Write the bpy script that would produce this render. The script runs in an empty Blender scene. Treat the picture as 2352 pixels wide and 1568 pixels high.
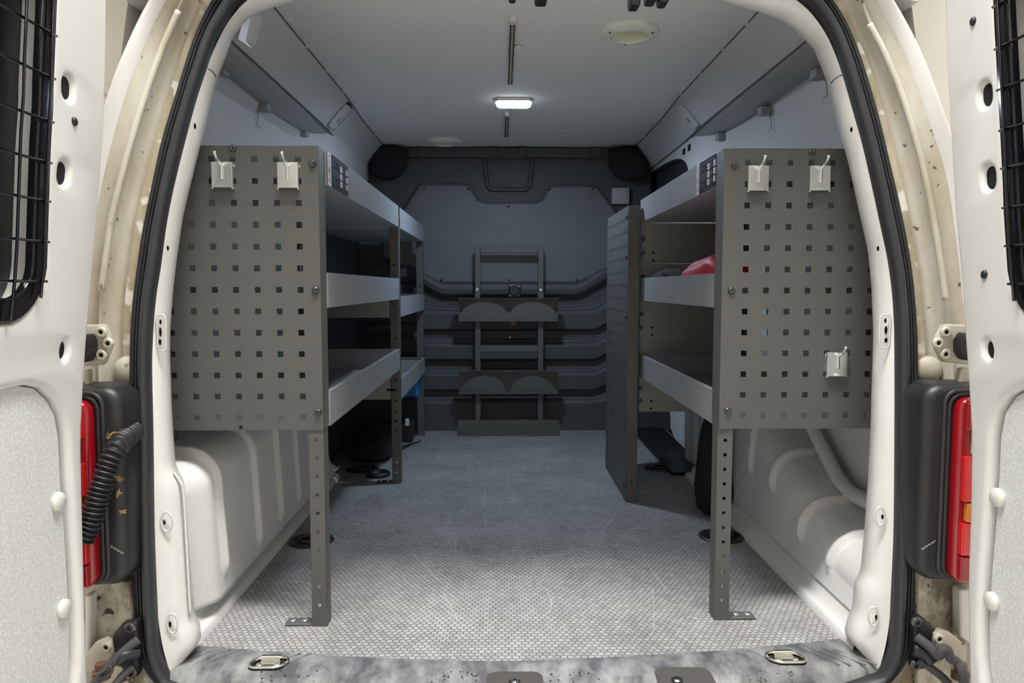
import bpy, bmesh, math, random
from mathutils import Vector, Matrix
random.seed(7)
C = bpy.context.scene.collection
SC = bpy.context.scene

# ---------------------------------------------------------------- camera
FPX, W, H = 1720.0, 2352.0, 1568.0
CAM = Vector((0.0, 0.0, 0.62))
PITCH, YAW = math.atan(125 / FPX), math.atan(24 / FPX)
FW = Vector((math.sin(YAW) * math.cos(PITCH), math.cos(YAW) * math.cos(PITCH), -math.sin(PITCH)))
RT = Vector((math.cos(YAW), -math.sin(YAW), 0))
UP = RT.cross(FW)
cam_d = bpy.data.cameras.new('camera')
cam = bpy.data.objects.new('camera', cam_d)
C.objects.link(cam)
cam_d.sensor_fit = 'HORIZONTAL'
cam_d.sensor_width = 36.0
cam_d.lens = FPX / W * 36.0
cam_d.clip_start = 0.02
mw = Matrix((RT, UP, -FW)).transposed().to_4x4()
mw.translation = CAM
cam.matrix_world = mw
SC.camera = cam

# ---------------------------------------------------------------- world, exposure
SC.view_settings.view_transform = 'Standard'
SC.view_settings.look = 'None'
SC.view_settings.gamma = 1.0
SC.view_settings.exposure = 0.0
SC.cycles.use_denoising = True
SC.cycles.max_bounces = 8
SC.cycles.diffuse_bounces = 5
SC.cycles.glossy_bounces = 4
world = bpy.data.worlds.new('world')
SC.world = world
world.use_nodes = True
world.node_tree.nodes['Background'].inputs[0].default_value = (0.9, 0.92, 1.0, 1)
world.node_tree.nodes['Background'].inputs[1].default_value = 0.05

GARAGE_LAMP = 74.0      # emission strength of the garage lamp over the open doors
SIDE_FILL = 20.0        # weaker unseen lamps, added further off as fill
LED_LAMP = 640.0         # emission strength of the cargo LED lamp

# ---------------------------------------------------------------- survey helpers: a sighting plus a known plane gives a place
def ray(px, py):
    return FW + RT * ((px - W / 2) / FPX) + UP * ((H / 2 - py) / FPX)
def at(px, py, Y):
    d = ray(px, py); return CAM + d * (Y / d.y)
def atz(px, py, z):
    d = ray(px, py); return CAM + d * ((z - CAM.z) / d.z)
def atx(px, py, x):
    d = ray(px, py); return CAM + d * (x / d.x)

# ---------------------------------------------------------------- materials
def lin(c):
    return tuple(((v / 255 + 0.055) / 1.055) ** 2.4 if v > 10 else v / 3294.6 for v in c)
def mat(name, col, rough=0.5, metal=0.0, var=0.08, scale=30.0, bump=0.0, bscale=None, spec=0.5, emit=None, estr=0.0, coat=0.0):
    m = bpy.data.materials.new(name); m.use_nodes = True
    nt = m.node_tree; b = nt.nodes['Principled BSDF']
    b.inputs['Roughness'].default_value = rough
    b.inputs['Metallic'].default_value = metal
    b.inputs['Specular IOR Level'].default_value = spec
    b.inputs['Coat Weight'].default_value = coat
    tc = nt.nodes.new('ShaderNodeTexCoord')
    n = nt.nodes.new('ShaderNodeTexNoise'); n.inputs['Scale'].default_value = scale; n.inputs['Detail'].default_value = 4
    nt.links.new(tc.outputs['Object'], n.inputs['Vector'])
    r = nt.nodes.new('ShaderNodeMix'); r.data_type = 'RGBA'
    lo = tuple(c * (1 - var) for c in col); hi = tuple(min(1, c * (1 + var)) for c in col)
    r.inputs[6].default_value = (*lo, 1); r.inputs[7].default_value = (*hi, 1)
    nt.links.new(n.outputs['Fac'], r.inputs[0])
    nt.links.new(r.outputs[2], b.inputs['Base Color'])
    if bump:
        n2 = nt.nodes.new('ShaderNodeTexNoise'); n2.inputs['Scale'].default_value = bscale or scale; n2.inputs['Detail'].default_value = 3
        nt.links.new(tc.outputs['Object'], n2.inputs['Vector'])
        bp = nt.nodes.new('ShaderNodeBump'); bp.inputs['Strength'].default_value = bump; bp.inputs['Distance'].default_value = 0.002
        nt.links.new(n2.outputs['Fac'], bp.inputs['Height']); nt.links.new(bp.outputs['Normal'], b.inputs['Normal'])
    if emit:
        b.inputs['Emission Color'].default_value = (*emit, 1); b.inputs['Emission Strength'].default_value = estr
    return m
def stained(name, base, stain, lo, hi, scale=6.0, rough=0.55, detail=8, stretch=(1, 1, 1), speck=None, bump=0.0, bscale=200, base2=None, scale2=None):
    """base colour with patches of a second colour (dirt, scuffs) and optional dark specks"""
    m = bpy.data.materials.new(name); m.use_nodes = True
    nt = m.node_tree; b = nt.nodes['Principled BSDF']; b.inputs['Roughness'].default_value = rough
    tc = nt.nodes.new('ShaderNodeTexCoord'); mp = nt.nodes.new('ShaderNodeMapping')
    mp.inputs['Scale'].default_value = stretch
    nt.links.new(tc.outputs['Object'], mp.inputs['Vector'])
    n = nt.nodes.new('ShaderNodeTexNoise'); n.inputs['Scale'].default_value = scale; n.inputs['Detail'].default_value = detail; n.inputs['Roughness'].default_value = 0.65
    nt.links.new(mp.outputs['Vector'], n.inputs['Vector'])
    mr = nt.nodes.new('ShaderNodeMapRange'); mr.inputs[1].default_value = lo; mr.inputs[2].default_value = hi
    nt.links.new(n.outputs['Fac'], mr.inputs[0])
    mx = nt.nodes.new('ShaderNodeMix'); mx.data_type = 'RGBA'
    mx.inputs[6].default_value = (*base, 1); mx.inputs[7].default_value = (*stain, 1)
    nt.links.new(mr.outputs[0], mx.inputs[0])
    out = mx.outputs[2]
    if speck:
        n3 = nt.nodes.new('ShaderNodeTexNoise'); n3.inputs['Scale'].default_value = speck[1]; n3.inputs['Detail'].default_value = 2
        nt.links.new(tc.outputs['Object'], n3.inputs['Vector'])
        m3 = nt.nodes.new('ShaderNodeMapRange'); m3.inputs[1].default_value = speck[2]; m3.inputs[2].default_value = speck[3]
        nt.links.new(n3.outputs['Fac'], m3.inputs[0])
        x3 = nt.nodes.new('ShaderNodeMix'); x3.data_type = 'RGBA'; x3.inputs[7].default_value = (*speck[0], 1)
        nt.links.new(m3.outputs[0], x3.inputs[0]); nt.links.new(out, x3.inputs[6]); out = x3.outputs[2]
    nt.links.new(out, b.inputs['Base Color'])
    if bump:
        n2 = nt.nodes.new('ShaderNodeTexNoise'); n2.inputs['Scale'].default_value = bscale
        nt.links.new(tc.outputs['Object'], n2.inputs['Vector'])
        bp = nt.nodes.new('ShaderNodeBump'); bp.inputs['Strength'].default_value = bump; bp.inputs['Distance'].default_value = 0.002
        nt.links.new(n2.outputs['Fac'], bp.inputs['Height']); nt.links.new(bp.outputs['Normal'], b.inputs['Normal'])
    return m
def hex_floor(name):
    m = bpy.data.materials.new(name); m.use_nodes = True
    nt = m.node_tree; L = nt.links.new; b = nt.nodes['Principled BSDF']
    def vm(op, a=None, b_=None):
        n = nt.nodes.new('ShaderNodeVectorMath'); n.operation = op
        for i, v in ((0, a), (1, b_)):
            if v is None: continue
            if isinstance(v, tuple): n.inputs[i].default_value = v
            else: L(v, n.inputs[i])
        return n
    def ma(op, a, b_=None, c=None):
        n = nt.nodes.new('ShaderNodeMath'); n.operation = op
        for i, v in ((0, a), (1, b_), (2, c)):
            if v is None: continue
            if isinstance(v, (int, float)): n.inputs[i].default_value = v
            else: L(v, n.inputs[i])
        return n.outputs[0]
    tc = nt.nodes.new('ShaderNodeTexCoord')
    P = 0.0116
    mp = nt.nodes.new('ShaderNodeMapping'); mp.inputs['Scale'].default_value = (1 / P, 1 / P, 0); mp.inputs['Location'].default_value = (200, 200, 0)
    L(tc.outputs['Object'], mp.inputs['Vector'])
    p = mp.outputs['Vector']; r = (1.0, 1.7320508, 1.0); h = (0.5, 0.8660254, 0.0)
    a = vm('SUBTRACT', vm('MODULO', p, r).outputs[0], h).outputs[0]
    bb = vm('SUBTRACT', vm('MODULO', vm('SUBTRACT', p, h).outputs[0], r).outputs[0], h).outputs[0]
    la = vm('DOT_PRODUCT', a, a).outputs['Value']; lb = vm('DOT_PRODUCT', bb, bb).outputs['Value']
    sel = ma('LESS_THAN', la, lb)
    mv = nt.nodes.new('ShaderNodeMix'); mv.data_type = 'VECTOR'
    L(sel, mv.inputs[0]); L(bb, mv.inputs[4]); L(a, mv.inputs[5]); g = mv.outputs[1]
    idv = vm('SUBTRACT', p, g).outputs[0]
    ab = vm('ABSOLUTE', g).outputs[0]
    sx = nt.nodes.new('ShaderNodeSeparateXYZ'); L(ab, sx.inputs[0])
    d = ma('MAXIMUM', sx.outputs[0], ma('ADD', ma('MULTIPLY', sx.outputs[0], 0.5), ma('MULTIPLY', sx.outputs[1], 0.8660254)))
    edge = nt.nodes.new('ShaderNodeMapRange'); edge.inputs[1].default_value = 0.38; edge.inputs[2].default_value = 0.48
    L(d, edge.inputs[0])
    wn = nt.nodes.new('ShaderNodeTexWhiteNoise'); wn.noise_dimensions = '2D'; L(vm('SNAP', vm('ADD', idv, (0.02, 0.02, 0)).outputs[0], (0.25, 0.25, 1)).outputs[0], wn.inputs['Vector'])
    # large wear patches
    n = nt.nodes.new('ShaderNodeTexNoise'); n.inputs['Scale'].default_value = 5; n.inputs['Detail'].default_value = 8; n.inputs['Roughness'].default_value = 0.7
    L(tc.outputs['Object'], n.inputs['Vector'])
    wear = nt.nodes.new('ShaderNodeMapRange'); wear.inputs[1].default_value = 0.35; wear.inputs[2].default_value = 0.68
    L(n.outputs['Fac'], wear.inputs[0])
    nf = nt.nodes.new('ShaderNodeTexNoise'); nf.inputs['Scale'].default_value = 420; nf.inputs['Detail'].default_value = 2
    L(tc.outputs['Object'], nf.inputs['Vector'])
    cell = ma('ADD', ma('MULTIPLY', wn.outputs['Value'], 0.10), ma('ADD', ma('MULTIPLY', wear.outputs[0], 0.14), ma('MULTIPLY', nf.outputs['Fac'], 0.16)))
    val = ma('ADD', 0.130, ma('MULTIPLY', cell, 1.0))
    val = ma('MULTIPLY', val, ma('SUBTRACT', 1.0, ma('MULTIPLY', edge.outputs[0], 0.68)))
    cc = nt.nodes.new('ShaderNodeCombineColor'); L(val, cc.inputs[0]); L(ma('MULTIPLY', val, 0.99), cc.inputs[1]); L(ma('MULTIPLY', val, 0.965), cc.inputs[2])
    # dark smudges
    n4 = nt.nodes.new('ShaderNodeTexNoise'); n4.inputs['Scale'].default_value = 14; n4.inputs['Detail'].default_value = 3
    L(tc.outputs['Object'], n4.inputs['Vector'])
    m4 = nt.nodes.new('ShaderNodeMapRange'); m4.inputs[1].default_value = 0.66; m4.inputs[2].default_value = 0.80; m4.inputs[4].default_value = 0.5
    L(n4.outputs['Fac'], m4.inputs[0])
    mx = nt.nodes.new('ShaderNodeMix'); mx.data_type = 'RGBA'; mx.inputs[7].default_value = (0.09, 0.085, 0.08, 1)
    L(m4.outputs[0], mx.inputs[0]); L(cc.outputs[0], mx.inputs[6]); L(mx.outputs[2], b.inputs['Base Color'])
    b.inputs['Roughness'].default_value = 0.42
    bp = nt.nodes.new('ShaderNodeBump'); bp.inputs['Strength'].default_value = 0.5; bp.inputs['Distance'].default_value = 0.001
    L(ma('SUBTRACT', 1.0, edge.outputs[0]), bp.inputs['Height']); L(bp.outputs['Normal'], b.inputs['Normal'])
    return m

M = {}
M['white'] = mat('white_paint', (0.645, 0.64, 0.62), 0.28, var=0.03, coat=0.3)
M['inner_white'] = mat('inner_white_paint', (0.68, 0.675, 0.665), 0.42, var=0.03)
M['jamb'] = stained('dirty_cream_paint', (0.53, 0.505, 0.435), (0.36, 0.31, 0.22), 0.42, 0.70, 9, 0.45, stretch=(1, 1, 0.5), speck=((0.12, 0.09, 0.06), 60, 0.69, 0.74))
M['jamb_dirty'] = stained('dust_stained_paint', (0.50, 0.44, 0.32), (0.30, 0.24, 0.15), 0.40, 0.66, 16, 0.55, stretch=(1, 1, 0.4), speck=((0.70, 0.67, 0.60), 30, 0.54, 0.60))
M['filthy'] = stained('muddy_paint', (0.55, 0.51, 0.42), (0.10, 0.075, 0.05), 0.46, 0.64, 12, 0.6, stretch=(1, 1, 0.6), speck=((0.03, 0.02, 0.015), 45, 0.62, 0.68))
M['rubber'] = mat('seal_rubber', (0.022, 0.023, 0.027), 0.5, var=0.3, scale=14)
M['rubber_grey'] = mat('weathered_rubber', (0.05, 0.052, 0.056), 0.7, var=0.5, scale=25)
M['rack'] = mat('rack_grey', (0.085, 0.084, 0.080), 0.5, var=0.03)
M['tray'] = mat('tray_grey', (0.36, 0.365, 0.375), 0.4, metal=0.3, var=0.06, scale=12)
M['plate'] = mat('plate_grey', (0.25, 0.245, 0.23), 0.5, var=0.03)
M['bulk'] = mat('bulkhead_plastic', (0.058, 0.060, 0.064), 0.62, var=0.06)
M['bulk_panel'] = mat('bulkhead_panel', (0.125, 0.13, 0.138), 0.6, var=0.05)
M['head'] = mat('headliner', (0.76, 0.76, 0.745), 0.8, var=0.04, scale=60, bump=0.15, bscale=500)
M['black'] = mat('black_plastic', (0.013, 0.013, 0.015), 0.45, var=0.2)
M['black_gloss'] = mat('black_gloss', (0.006, 0.006, 0.008), 0.12, var=0.2)
M['black_cloth'] = mat('black_cloth', (0.012, 0.012, 0.014), 0.9, var=0.3, bump=0.5, bscale=90)
M['hole'] = mat('hole_dark', (0.002, 0.002, 0.003), 0.9)
M['steel'] = mat('zinc_steel', (0.72, 0.74, 0.74), 0.26, metal=0.9, var=0.10, scale=60)
M['bolt'] = mat('dark_bolt', (0.10, 0.10, 0.10), 0.3, metal=0.8)
M['chrome'] = mat('chrome', (0.8, 0.77, 0.70), 0.18, metal=1.0, var=0.1, scale=80)
M['trimgrey'] = stained('door_card', (0.60, 0.615, 0.61), (0.74, 0.75, 0.745), 0.45, 0.6, 260, 0.6, detail=3)
M['floor'] = hex_floor('cargo_floor')
M['scratch'] = mat('scratch', (0.46, 0.455, 0.44), 0.6)
M['sill'] = stained('sill_plastic', (0.080, 0.082, 0.088), (0.38, 0.38, 0.375), 0.40, 0.74, 13, 0.5, stretch=(1.6, 0.8, 1), detail=10, bump=0.25, bscale=700)
M['sill_dark'] = mat('sill_recess', (0.06, 0.055, 0.05), 0.8, var=0.3, scale=200)
M['red'] = mat('lamp_red', (0.62, 0.01, 0.012), 0.12, var=0.15, scale=160, coat=0.6)
M['red_dark'] = mat('lamp_dark_red', (0.30, 0.005, 0.012), 0.12, coat=0.5)
M['amber'] = mat('lamp_amber', (0.62, 0.20, 0.015), 0.15, coat=0.5)
M['clear'] = mat('lamp_clear', (0.6, 0.6, 0.6), 0.1, coat=0.5)
M['vent'] = mat('vent_ivory', (0.74, 0.74, 0.66), 0.5)
M['vent_in'] = mat('vent_yellow', (0.66, 0.66, 0.46), 0.6)
M['led'] = mat('led_lens', (0.9, 0.9, 0.9), 0.3, emit=(0.62, 0.79, 1.0), estr=LED_LAMP)
M['led_side'] = mat('led_lens_side', (0.9, 0.9, 0.9), 0.3, emit=(0.80, 0.90, 1.0), estr=7.0)
M['ledchip'] = mat('led_chip', (0.55, 0.53, 0.38), 0.4)
M['plastic_white'] = mat('white_plastic', (0.68, 0.67, 0.62), 0.35)
M['grey_box'] = mat('grey_plastic', (0.36, 0.37, 0.36), 0.5)
M['gap_shade_grey'] = mat('gap_shade_grey', (0.12, 0.12, 0.125), 0.7)
M['blue'] = mat('blue_plastic', (0.01, 0.16, 0.50), 0.4)
M['redcloth'] = mat('red_plastic_bag', (0.55, 0.03, 0.05), 0.5, bump=1.0, bscale=90)
M['leaf'] = mat('dry_leaf', (0.30, 0.18, 0.08), 0.8, var=0.5)
M['rust'] = mat('rust', (0.14, 0.06, 0.035), 0.8, var=0.5)
M['ochre'] = mat('orange_knob', (0.45, 0.17, 0.03), 0.5)
M['gwall'] = mat('garage_wall', (0.82, 0.795, 0.74), 0.7, var=0.02, scale=3)
M['gfloor'] = mat('garage_floor', (0.80, 0.79, 0.77), 0.6, var=0.08, scale=4)
M['tube'] = mat('lamp_diffuser', (0.9, 0.9, 0.9), 0.5, emit=(1.0, 0.985, 0.96), estr=GARAGE_LAMP)
M['fill_tube'] = mat('fill_diffuser', (0.9, 0.9, 0.9), 0.5, emit=(1.0, 0.985, 0.96), estr=SIDE_FILL)
M['fixture'] = mat('lamp_body', (0.75, 0.75, 0.73), 0.5)
M['stick_black'] = mat('sticker_black', (0.006, 0.007, 0.010), 0.7, spec=0.15)
M['stick_white'] = mat('sticker_white', (0.78, 0.79, 0.82), 0.4)
M['stick_text'] = mat('sticker_text', (0.20, 0.205, 0.22), 0.4)
M['glass_dark'] = mat('tinted_glass', (0.004, 0.004, 0.006), 0.04)
M['window_grey'] = mat('window_cover', (0.05, 0.05, 0.055), 0.3)
M['drop'] = mat('water_drop', (0.02, 0.02, 0.022), 0.03)
M['tie'] = mat('ring_black', (0.02, 0.02, 0.021), 0.35)

# ---------------------------------------------------------------- mesh builder
class MB:
    def __init__(s): s.v = []; s.f = []; s.m = []
    def add(s, pts, faces, mi=0):
        o = len(s.v); s.v += [Vector(p) for p in pts]
        for f in faces: s.f.append([o + i for i in f]); s.m.append(mi)
        return s
    def box(s, x0, x1, y0, y1, z0, z1, mi=0):
        p = [(x0, y0, z0), (x1, y0, z0), (x1, y1, z0), (x0, y1, z0), (x0, y0, z1), (x1, y0, z1), (x1, y1, z1), (x0, y1, z1)]
        return s.add(p, [(0, 3, 2, 1), (4, 5, 6, 7), (0, 1, 5, 4), (1, 2, 6, 5), (2, 3, 7, 6), (3, 0, 4, 7)], mi)
    def grid(s, rows, mi=0, closed=False):
        n = len(rows[0]); pts = [p for r in rows for p in r]; fs = []
        for i in range(len(rows) - 1):
            for j in range(n if closed else n - 1):
                k = (j + 1) % n
                fs.append((i * n + j, i * n + k, (i + 1) * n + k, (i + 1) * n + j))
        return s.add(pts, fs, mi)
    def tube(s, path, r, n=10, mi=0, caps=True, closed=False):
        path = [Vector(p) for p in path]; rows = []; rr = r if isinstance(r, list) else [r] * len(path)
        prev = None
        for i, p in enumerate(path):
            if closed: t = path[(i + 1) % len(path)] - path[i - 1]
            else: t = path[min(i + 1, len(path) - 1)] - path[max(i - 1, 0)]
            t.normalize()
            ref = prev if prev is not None else (Vector((0, 0, 1)) if abs(t.z) < 0.9 else Vector((1, 0, 0)))
            a = ref - t * ref.dot(t)
            if a.length < 1e-6: a = t.orthogonal()
            a.normalize(); b = t.cross(a); prev = a
            rows.append([p + (a * math.cos(q) + b * math.sin(q)) * rr[i] for q in [2 * math.pi * k / n for k in range(n)]])
        if closed: rows.append(rows[0])
        o = len(s.v); s.grid(rows, mi, closed=True)
        if caps and not closed:
            s.f.append([o + k for k in range(n)][::-1]); s.m.append(mi)
            e = o + (len(rows) - 1) * n
            s.f.append([e + k for k in range(n)]); s.m.append(mi)
        return s
    def cyl(s, p0, p1, r, n=16, mi=0):
        return s.tube([p0, p1], r, n, mi)
    def lathe(s, prof, origin, axis='Z', n=24, mi=0, cap=True):
        """prof: (radius, height) from bottom to top about an axis through origin"""
        o = Vector(origin); rows = []
        ax = {'Z': (Vector((1, 0, 0)), Vector((0, 1, 0)), Vector((0, 0, 1))), '-Y': (Vector((1, 0, 0)), Vector((0, 0, 1)), Vector((0, -1, 0))),
              'X': (Vector((0, 1, 0)), Vector((0, 0, 1)), Vector((1, 0, 0))), '-X': (Vector((0, 1, 0)), Vector((0, 0, 1)), Vector((-1, 0, 0))), '-Z': (Vector((1, 0, 0)), Vector((0, 1, 0)), Vector((0, 0, -1)))}[axis]
        for r, h in prof:
            rows.append([o + ax[0] * (r * math.cos(2 * math.pi * k / n)) + ax[1] * (r * math.sin(2 * math.pi * k / n)) + ax[2] * h for k in range(n)])
        b = len(s.v); s.grid(rows, mi, closed=True)
        if cap:
            e = b + (len(rows) - 1) * n
            s.f.append([e + k for k in range(n)]); s.m.append(mi)
            s.f.append([b + k for k in range(n)][::-1]); s.m.append(mi)
        return s
    def prism(s, poly, f0, f1, mi=0):
        """poly: 2D points; f0, f1 map a 2D point to the two faces"""
        n = len(poly); pts = [f0(*p) for p in poly] + [f1(*p) for p in poly]
        fs = [tuple(range(n))[::-1], tuple(range(n, 2 * n))] + [(i, (i + 1) % n, n + (i + 1) % n, n + i) for i in range(n)]
        return s.add(pts, fs, mi)
    def build(s, name, mats, parent=None, smooth=False, bevel=0, seg=2, solid=0, soff=-1, weld=False, auto=None, sub=0, recalc=True):
        me = bpy.data.meshes.new(name)
        off = parent_loc(parent) if parent else Vector((0, 0, 0))
        me.from_pydata([v - off for v in s.v], [], s.f)
        ms = mats if isinstance(mats, (list, tuple)) else [mats]
        for m in ms: me.materials.append(m)
        for p, mi in zip(me.polygons, s.m): p.material_index = mi
        bm = bmesh.new(); bm.from_mesh(me)
        if weld: bmesh.ops.remove_doubles(bm, verts=bm.verts, dist=1e-5)
        if recalc: bmesh.ops.recalc_face_normals(bm, faces=bm.faces)
        bm.to_mesh(me); bm.free()
        if smooth: me.polygons.foreach_set('use_smooth', [True] * len(me.polygons))
        o = bpy.data.objects.new(name, me); C.objects.link(o)
        if parent: o.parent = parent
        if solid:
            md = o.modifiers.new('solid', 'SOLIDIFY'); md.thickness = solid; md.offset = soff
        if bevel:
            md = o.modifiers.new('bevel', 'BEVEL'); md.width = bevel; md.segments = seg; md.limit_method = 'ANGLE'; md.angle_limit = math.radians(40)
            me.polygons.foreach_set('use_smooth', [True] * len(me.polygons))
            w = o.modifiers.new('wn', 'WEIGHTED_NORMAL'); w.keep_sharp = True
        if sub:
            md = o.modifiers.new('sub', 'SUBSURF'); md.levels = sub; md.render_levels = sub
        return o

def parent_loc(p):
    v = Vector((0, 0, 0))
    while p: v += p.location; p = p.parent
    return v
def tag(o, label, cat, group=None, kind=None):
    if label: o['label'] = label
    if cat: o['category'] = cat
    if group: o['group'] = group
    if kind: o['kind'] = kind
    return o
def thing(name, label, cat, loc=(0, 0, 0), group=None, kind=None):
    o = bpy.data.objects.new(name, None); C.objects.link(o); o.location = Vector(loc); o.empty_display_size = 0.05
    return tag(o, label, cat, group, kind)
def struct(o, label=None):
    o['kind'] = 'structure'
    if label: o['label'] = label
    return o
def part_copy(src, name, parent, loc):
    """another part sharing src's mesh; src is authored about the origin; loc in world"""
    o = src.copy(); o.name = name; C.objects.link(o); o.parent = parent
    o.location = Vector(loc) - (parent_loc(parent) if parent else Vector((0, 0, 0)))
    return o
def copy_tree(src, loc=None):
    r = src.copy(); C.objects.link(r)
    if loc is not None: r.location = Vector(loc)
    for ch in [o for o in list(C.objects) if o.parent == src]:
        c = ch.copy(); C.objects.link(c); c.parent = r
        for g in [o for o in list(C.objects) if o.parent == ch]:
            d = g.copy(); C.objects.link(d); d.parent = c
    return r
def rrect(x0, x1, y0, y1, r, n=6):
    if not isinstance(r, (list, tuple)): r = [r] * 4
    out = []
    for (cx, cy, a0, rr) in ((x1 - r[0], y1 - r[0], 0, r[0]), (x0 + r[1], y1 - r[1], 90, r[1]), (x0 + r[2], y0 + r[2], 180, r[2]), (x1 - r[3], y0 + r[3], 270, r[3])):
        for k in range(n + 1):
            a = math.radians(a0 + 90 * k / n); out.append((cx + rr * math.cos(a), cy + rr * math.sin(a)))
    return out
def circ(cx, cy, rx, ry=None, n=20):
    ry = ry or rx
    return [(cx + rx * math.cos(2 * math.pi * k / n), cy + ry * math.sin(2 * math.pi * k / n)) for k in range(n)]
def plate(name, outlines, half, bev, fn, mats, parent=None, bres=2, smooth=True):
    """flat plate with holes: outlines[0] outer, the rest holes; fn maps (u, v, d) to the world, d in [-half-bev, half+bev]"""
    cu = bpy.data.curves.new('tmp', 'CURVE'); cu.dimensions = '2D'; cu.fill_mode = 'BOTH'; cu.extrude = half; cu.bevel_depth = bev; cu.bevel_resolution = bres
    for ol in outlines:
        sp = cu.splines.new('POLY'); sp.points.add(len(ol) - 1); sp.use_cyclic_u = True
        for p, q in zip(sp.points, ol): p.co = (q[0], q[1], 0, 1)
    cu.offset = -bev
    t = bpy.data.objects.new('tmp', cu); C.objects.link(t)
    bpy.context.view_layer.update()
    me = bpy.data.meshes.new_from_object(t.evaluated_get(bpy.context.evaluated_depsgraph_get()))
    bpy.data.objects.remove(t); bpy.data.curves.remove(cu)
    me.name = name; off = parent_loc(parent) if parent else Vector((0, 0, 0))
    for v in me.vertices: v.co = Vector(fn(*v.co)) - off
    bm = bmesh.new(); bm.from_mesh(me)
    bmesh.ops.remove_doubles(bm, verts=bm.verts, dist=1e-6)
    bmesh.ops.recalc_face_normals(bm, faces=bm.faces); bm.to_mesh(me); bm.free()
    me.materials.clear()
    for m in (mats if isinstance(mats, (list, tuple)) else [mats]): me.materials.append(m)
    if smooth: me.polygons.foreach_set('use_smooth', [True] * len(me.polygons))
    o = bpy.data.objects.new(name, me); C.objects.link(o)
    if smooth:
        md = o.modifiers.new('es', 'EDGE_SPLIT'); md.split_angle = math.radians(35)
    if parent: o.parent = parent
    return o
def resample(pts, n):
    pts = [Vector(p) for p in pts]; L = [0]
    for a, b in zip(pts, pts[1:]): L.append(L[-1] + (b - a).length)
    out = []; j = 0
    for k in range(n):
        t = L[-1] * k / (n - 1)
        while j < len(pts) - 2 and L[j + 1] < t: j += 1
        f = (t - L[j]) / max(1e-9, L[j + 1] - L[j]); out.append(pts[j].lerp(pts[j + 1], min(1, f)))
    return out
def spline(pts, n):
    """smooth curve through points"""
    pts = [Vector(p) for p in pts]; out = []; m = len(pts) - 1
    for i in range(m):
        p0 = pts[max(i - 1, 0)]; p1 = pts[i]; p2 = pts[i + 1]; p3 = pts[min(i + 2, m)]
        for k in range(n):
            t = k / n
            out.append(0.5 * ((2 * p1) + (p2 - p0) * t + (2 * p0 - 5 * p1 + 4 * p2 - p3) * t * t + (3 * p1 - p0 - 3 * p2 + p3) * t ** 3))
    out.append(pts[-1]); return out
def lerp_tab(tab, x):
    if x <= tab[0][0]: return tab[0][1]
    for (a, fa), (b, fb) in zip(tab, tab[1:]):
        if x <= b: return fa + (fb - fa) * (x - a) / (b - a)
    return tab[-1][1]
def sstep(a, b, x):
    t = max(0, min(1, (x - a) / (b - a))); return t * t * (3 - 2 * t)
XC = 0.036          # lengthwise centre plane of the van
YB = 3.24           # bulkhead
ZR = 1.205          # ceiling height
ORD = ['first', 'second', 'third', 'fourth', 'fifth', 'sixth', 'seventh', 'eighth', 'ninth']

# ================================================================ the garage around the van
gr = MB(); gr.box(-3.0, 2.6, -4.5, 6.5, -0.70, -0.60); struct(gr.build('ground', M['gfloor']))
gc = MB(); gc.box(-3.0, 2.6, -4.5, 6.5, 3.05, 3.15); struct(gc.build('garage_ceiling', M['gwall']))
for nm, b in (('garage_wall', (-3.1, -3.0, -4.5, 6.5)), ('garage_wall', (2.6, 2.7, -4.5, 6.5)), ('garage_wall', (-3.1, 2.7, -4.6, -4.5)), ('garage_wall', (-3.1, 2.7, 6.5, 6.6))):
    g = MB(); g.box(*b, -0.6, 3.05); struct(g.build(nm, M['gwall']))
def ceiling_or_fill_lamp(x, y, lx, ly, label, tube='fill_tube'):
    t = thing('ceiling_or_fill_lamp', label, 'lamp', (x, y, 3.0))
    b = MB(); b.box(x - lx / 2 - 0.03, x + lx / 2 + 0.03, y - ly / 2 - 0.03, y + ly / 2 + 0.03, 3.01, 3.05); b.build('lamp_body', M['fixture'], t)
    d = MB(); d.box(x - lx / 2, x + lx / 2, y - ly / 2, y + ly / 2, 2.985, 3.01); d.build('diffuser', M[tube], t)
ceiling_or_fill_lamp(XC, 0.62, 1.5, 0.40, 'garage ceiling lamp above the open rear doors', 'tube')
ceiling_or_fill_lamp(XC, -2.2, 1.5, 0.2, 'unseen fill lamp added behind the photographer')  # this and the two side lamps are added to light garage and body
ceiling_or_fill_lamp(-1.75, 3.0, 0.3, 1.4, 'unseen fill lamp added along the left side of the van')
ceiling_or_fill_lamp(1.6, 3.0, 0.3, 1.4, 'unseen fill lamp added along the right side of the van')
tb = MB(); tb.cyl((-2.97, 3.0, 2.1), (-2.97, 6.4, 2.1), 0.03); tag(tb.build('wall_pipe', M['fixture']), 'pale pipe running along the garage wall at upper left', 'pipe')

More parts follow.
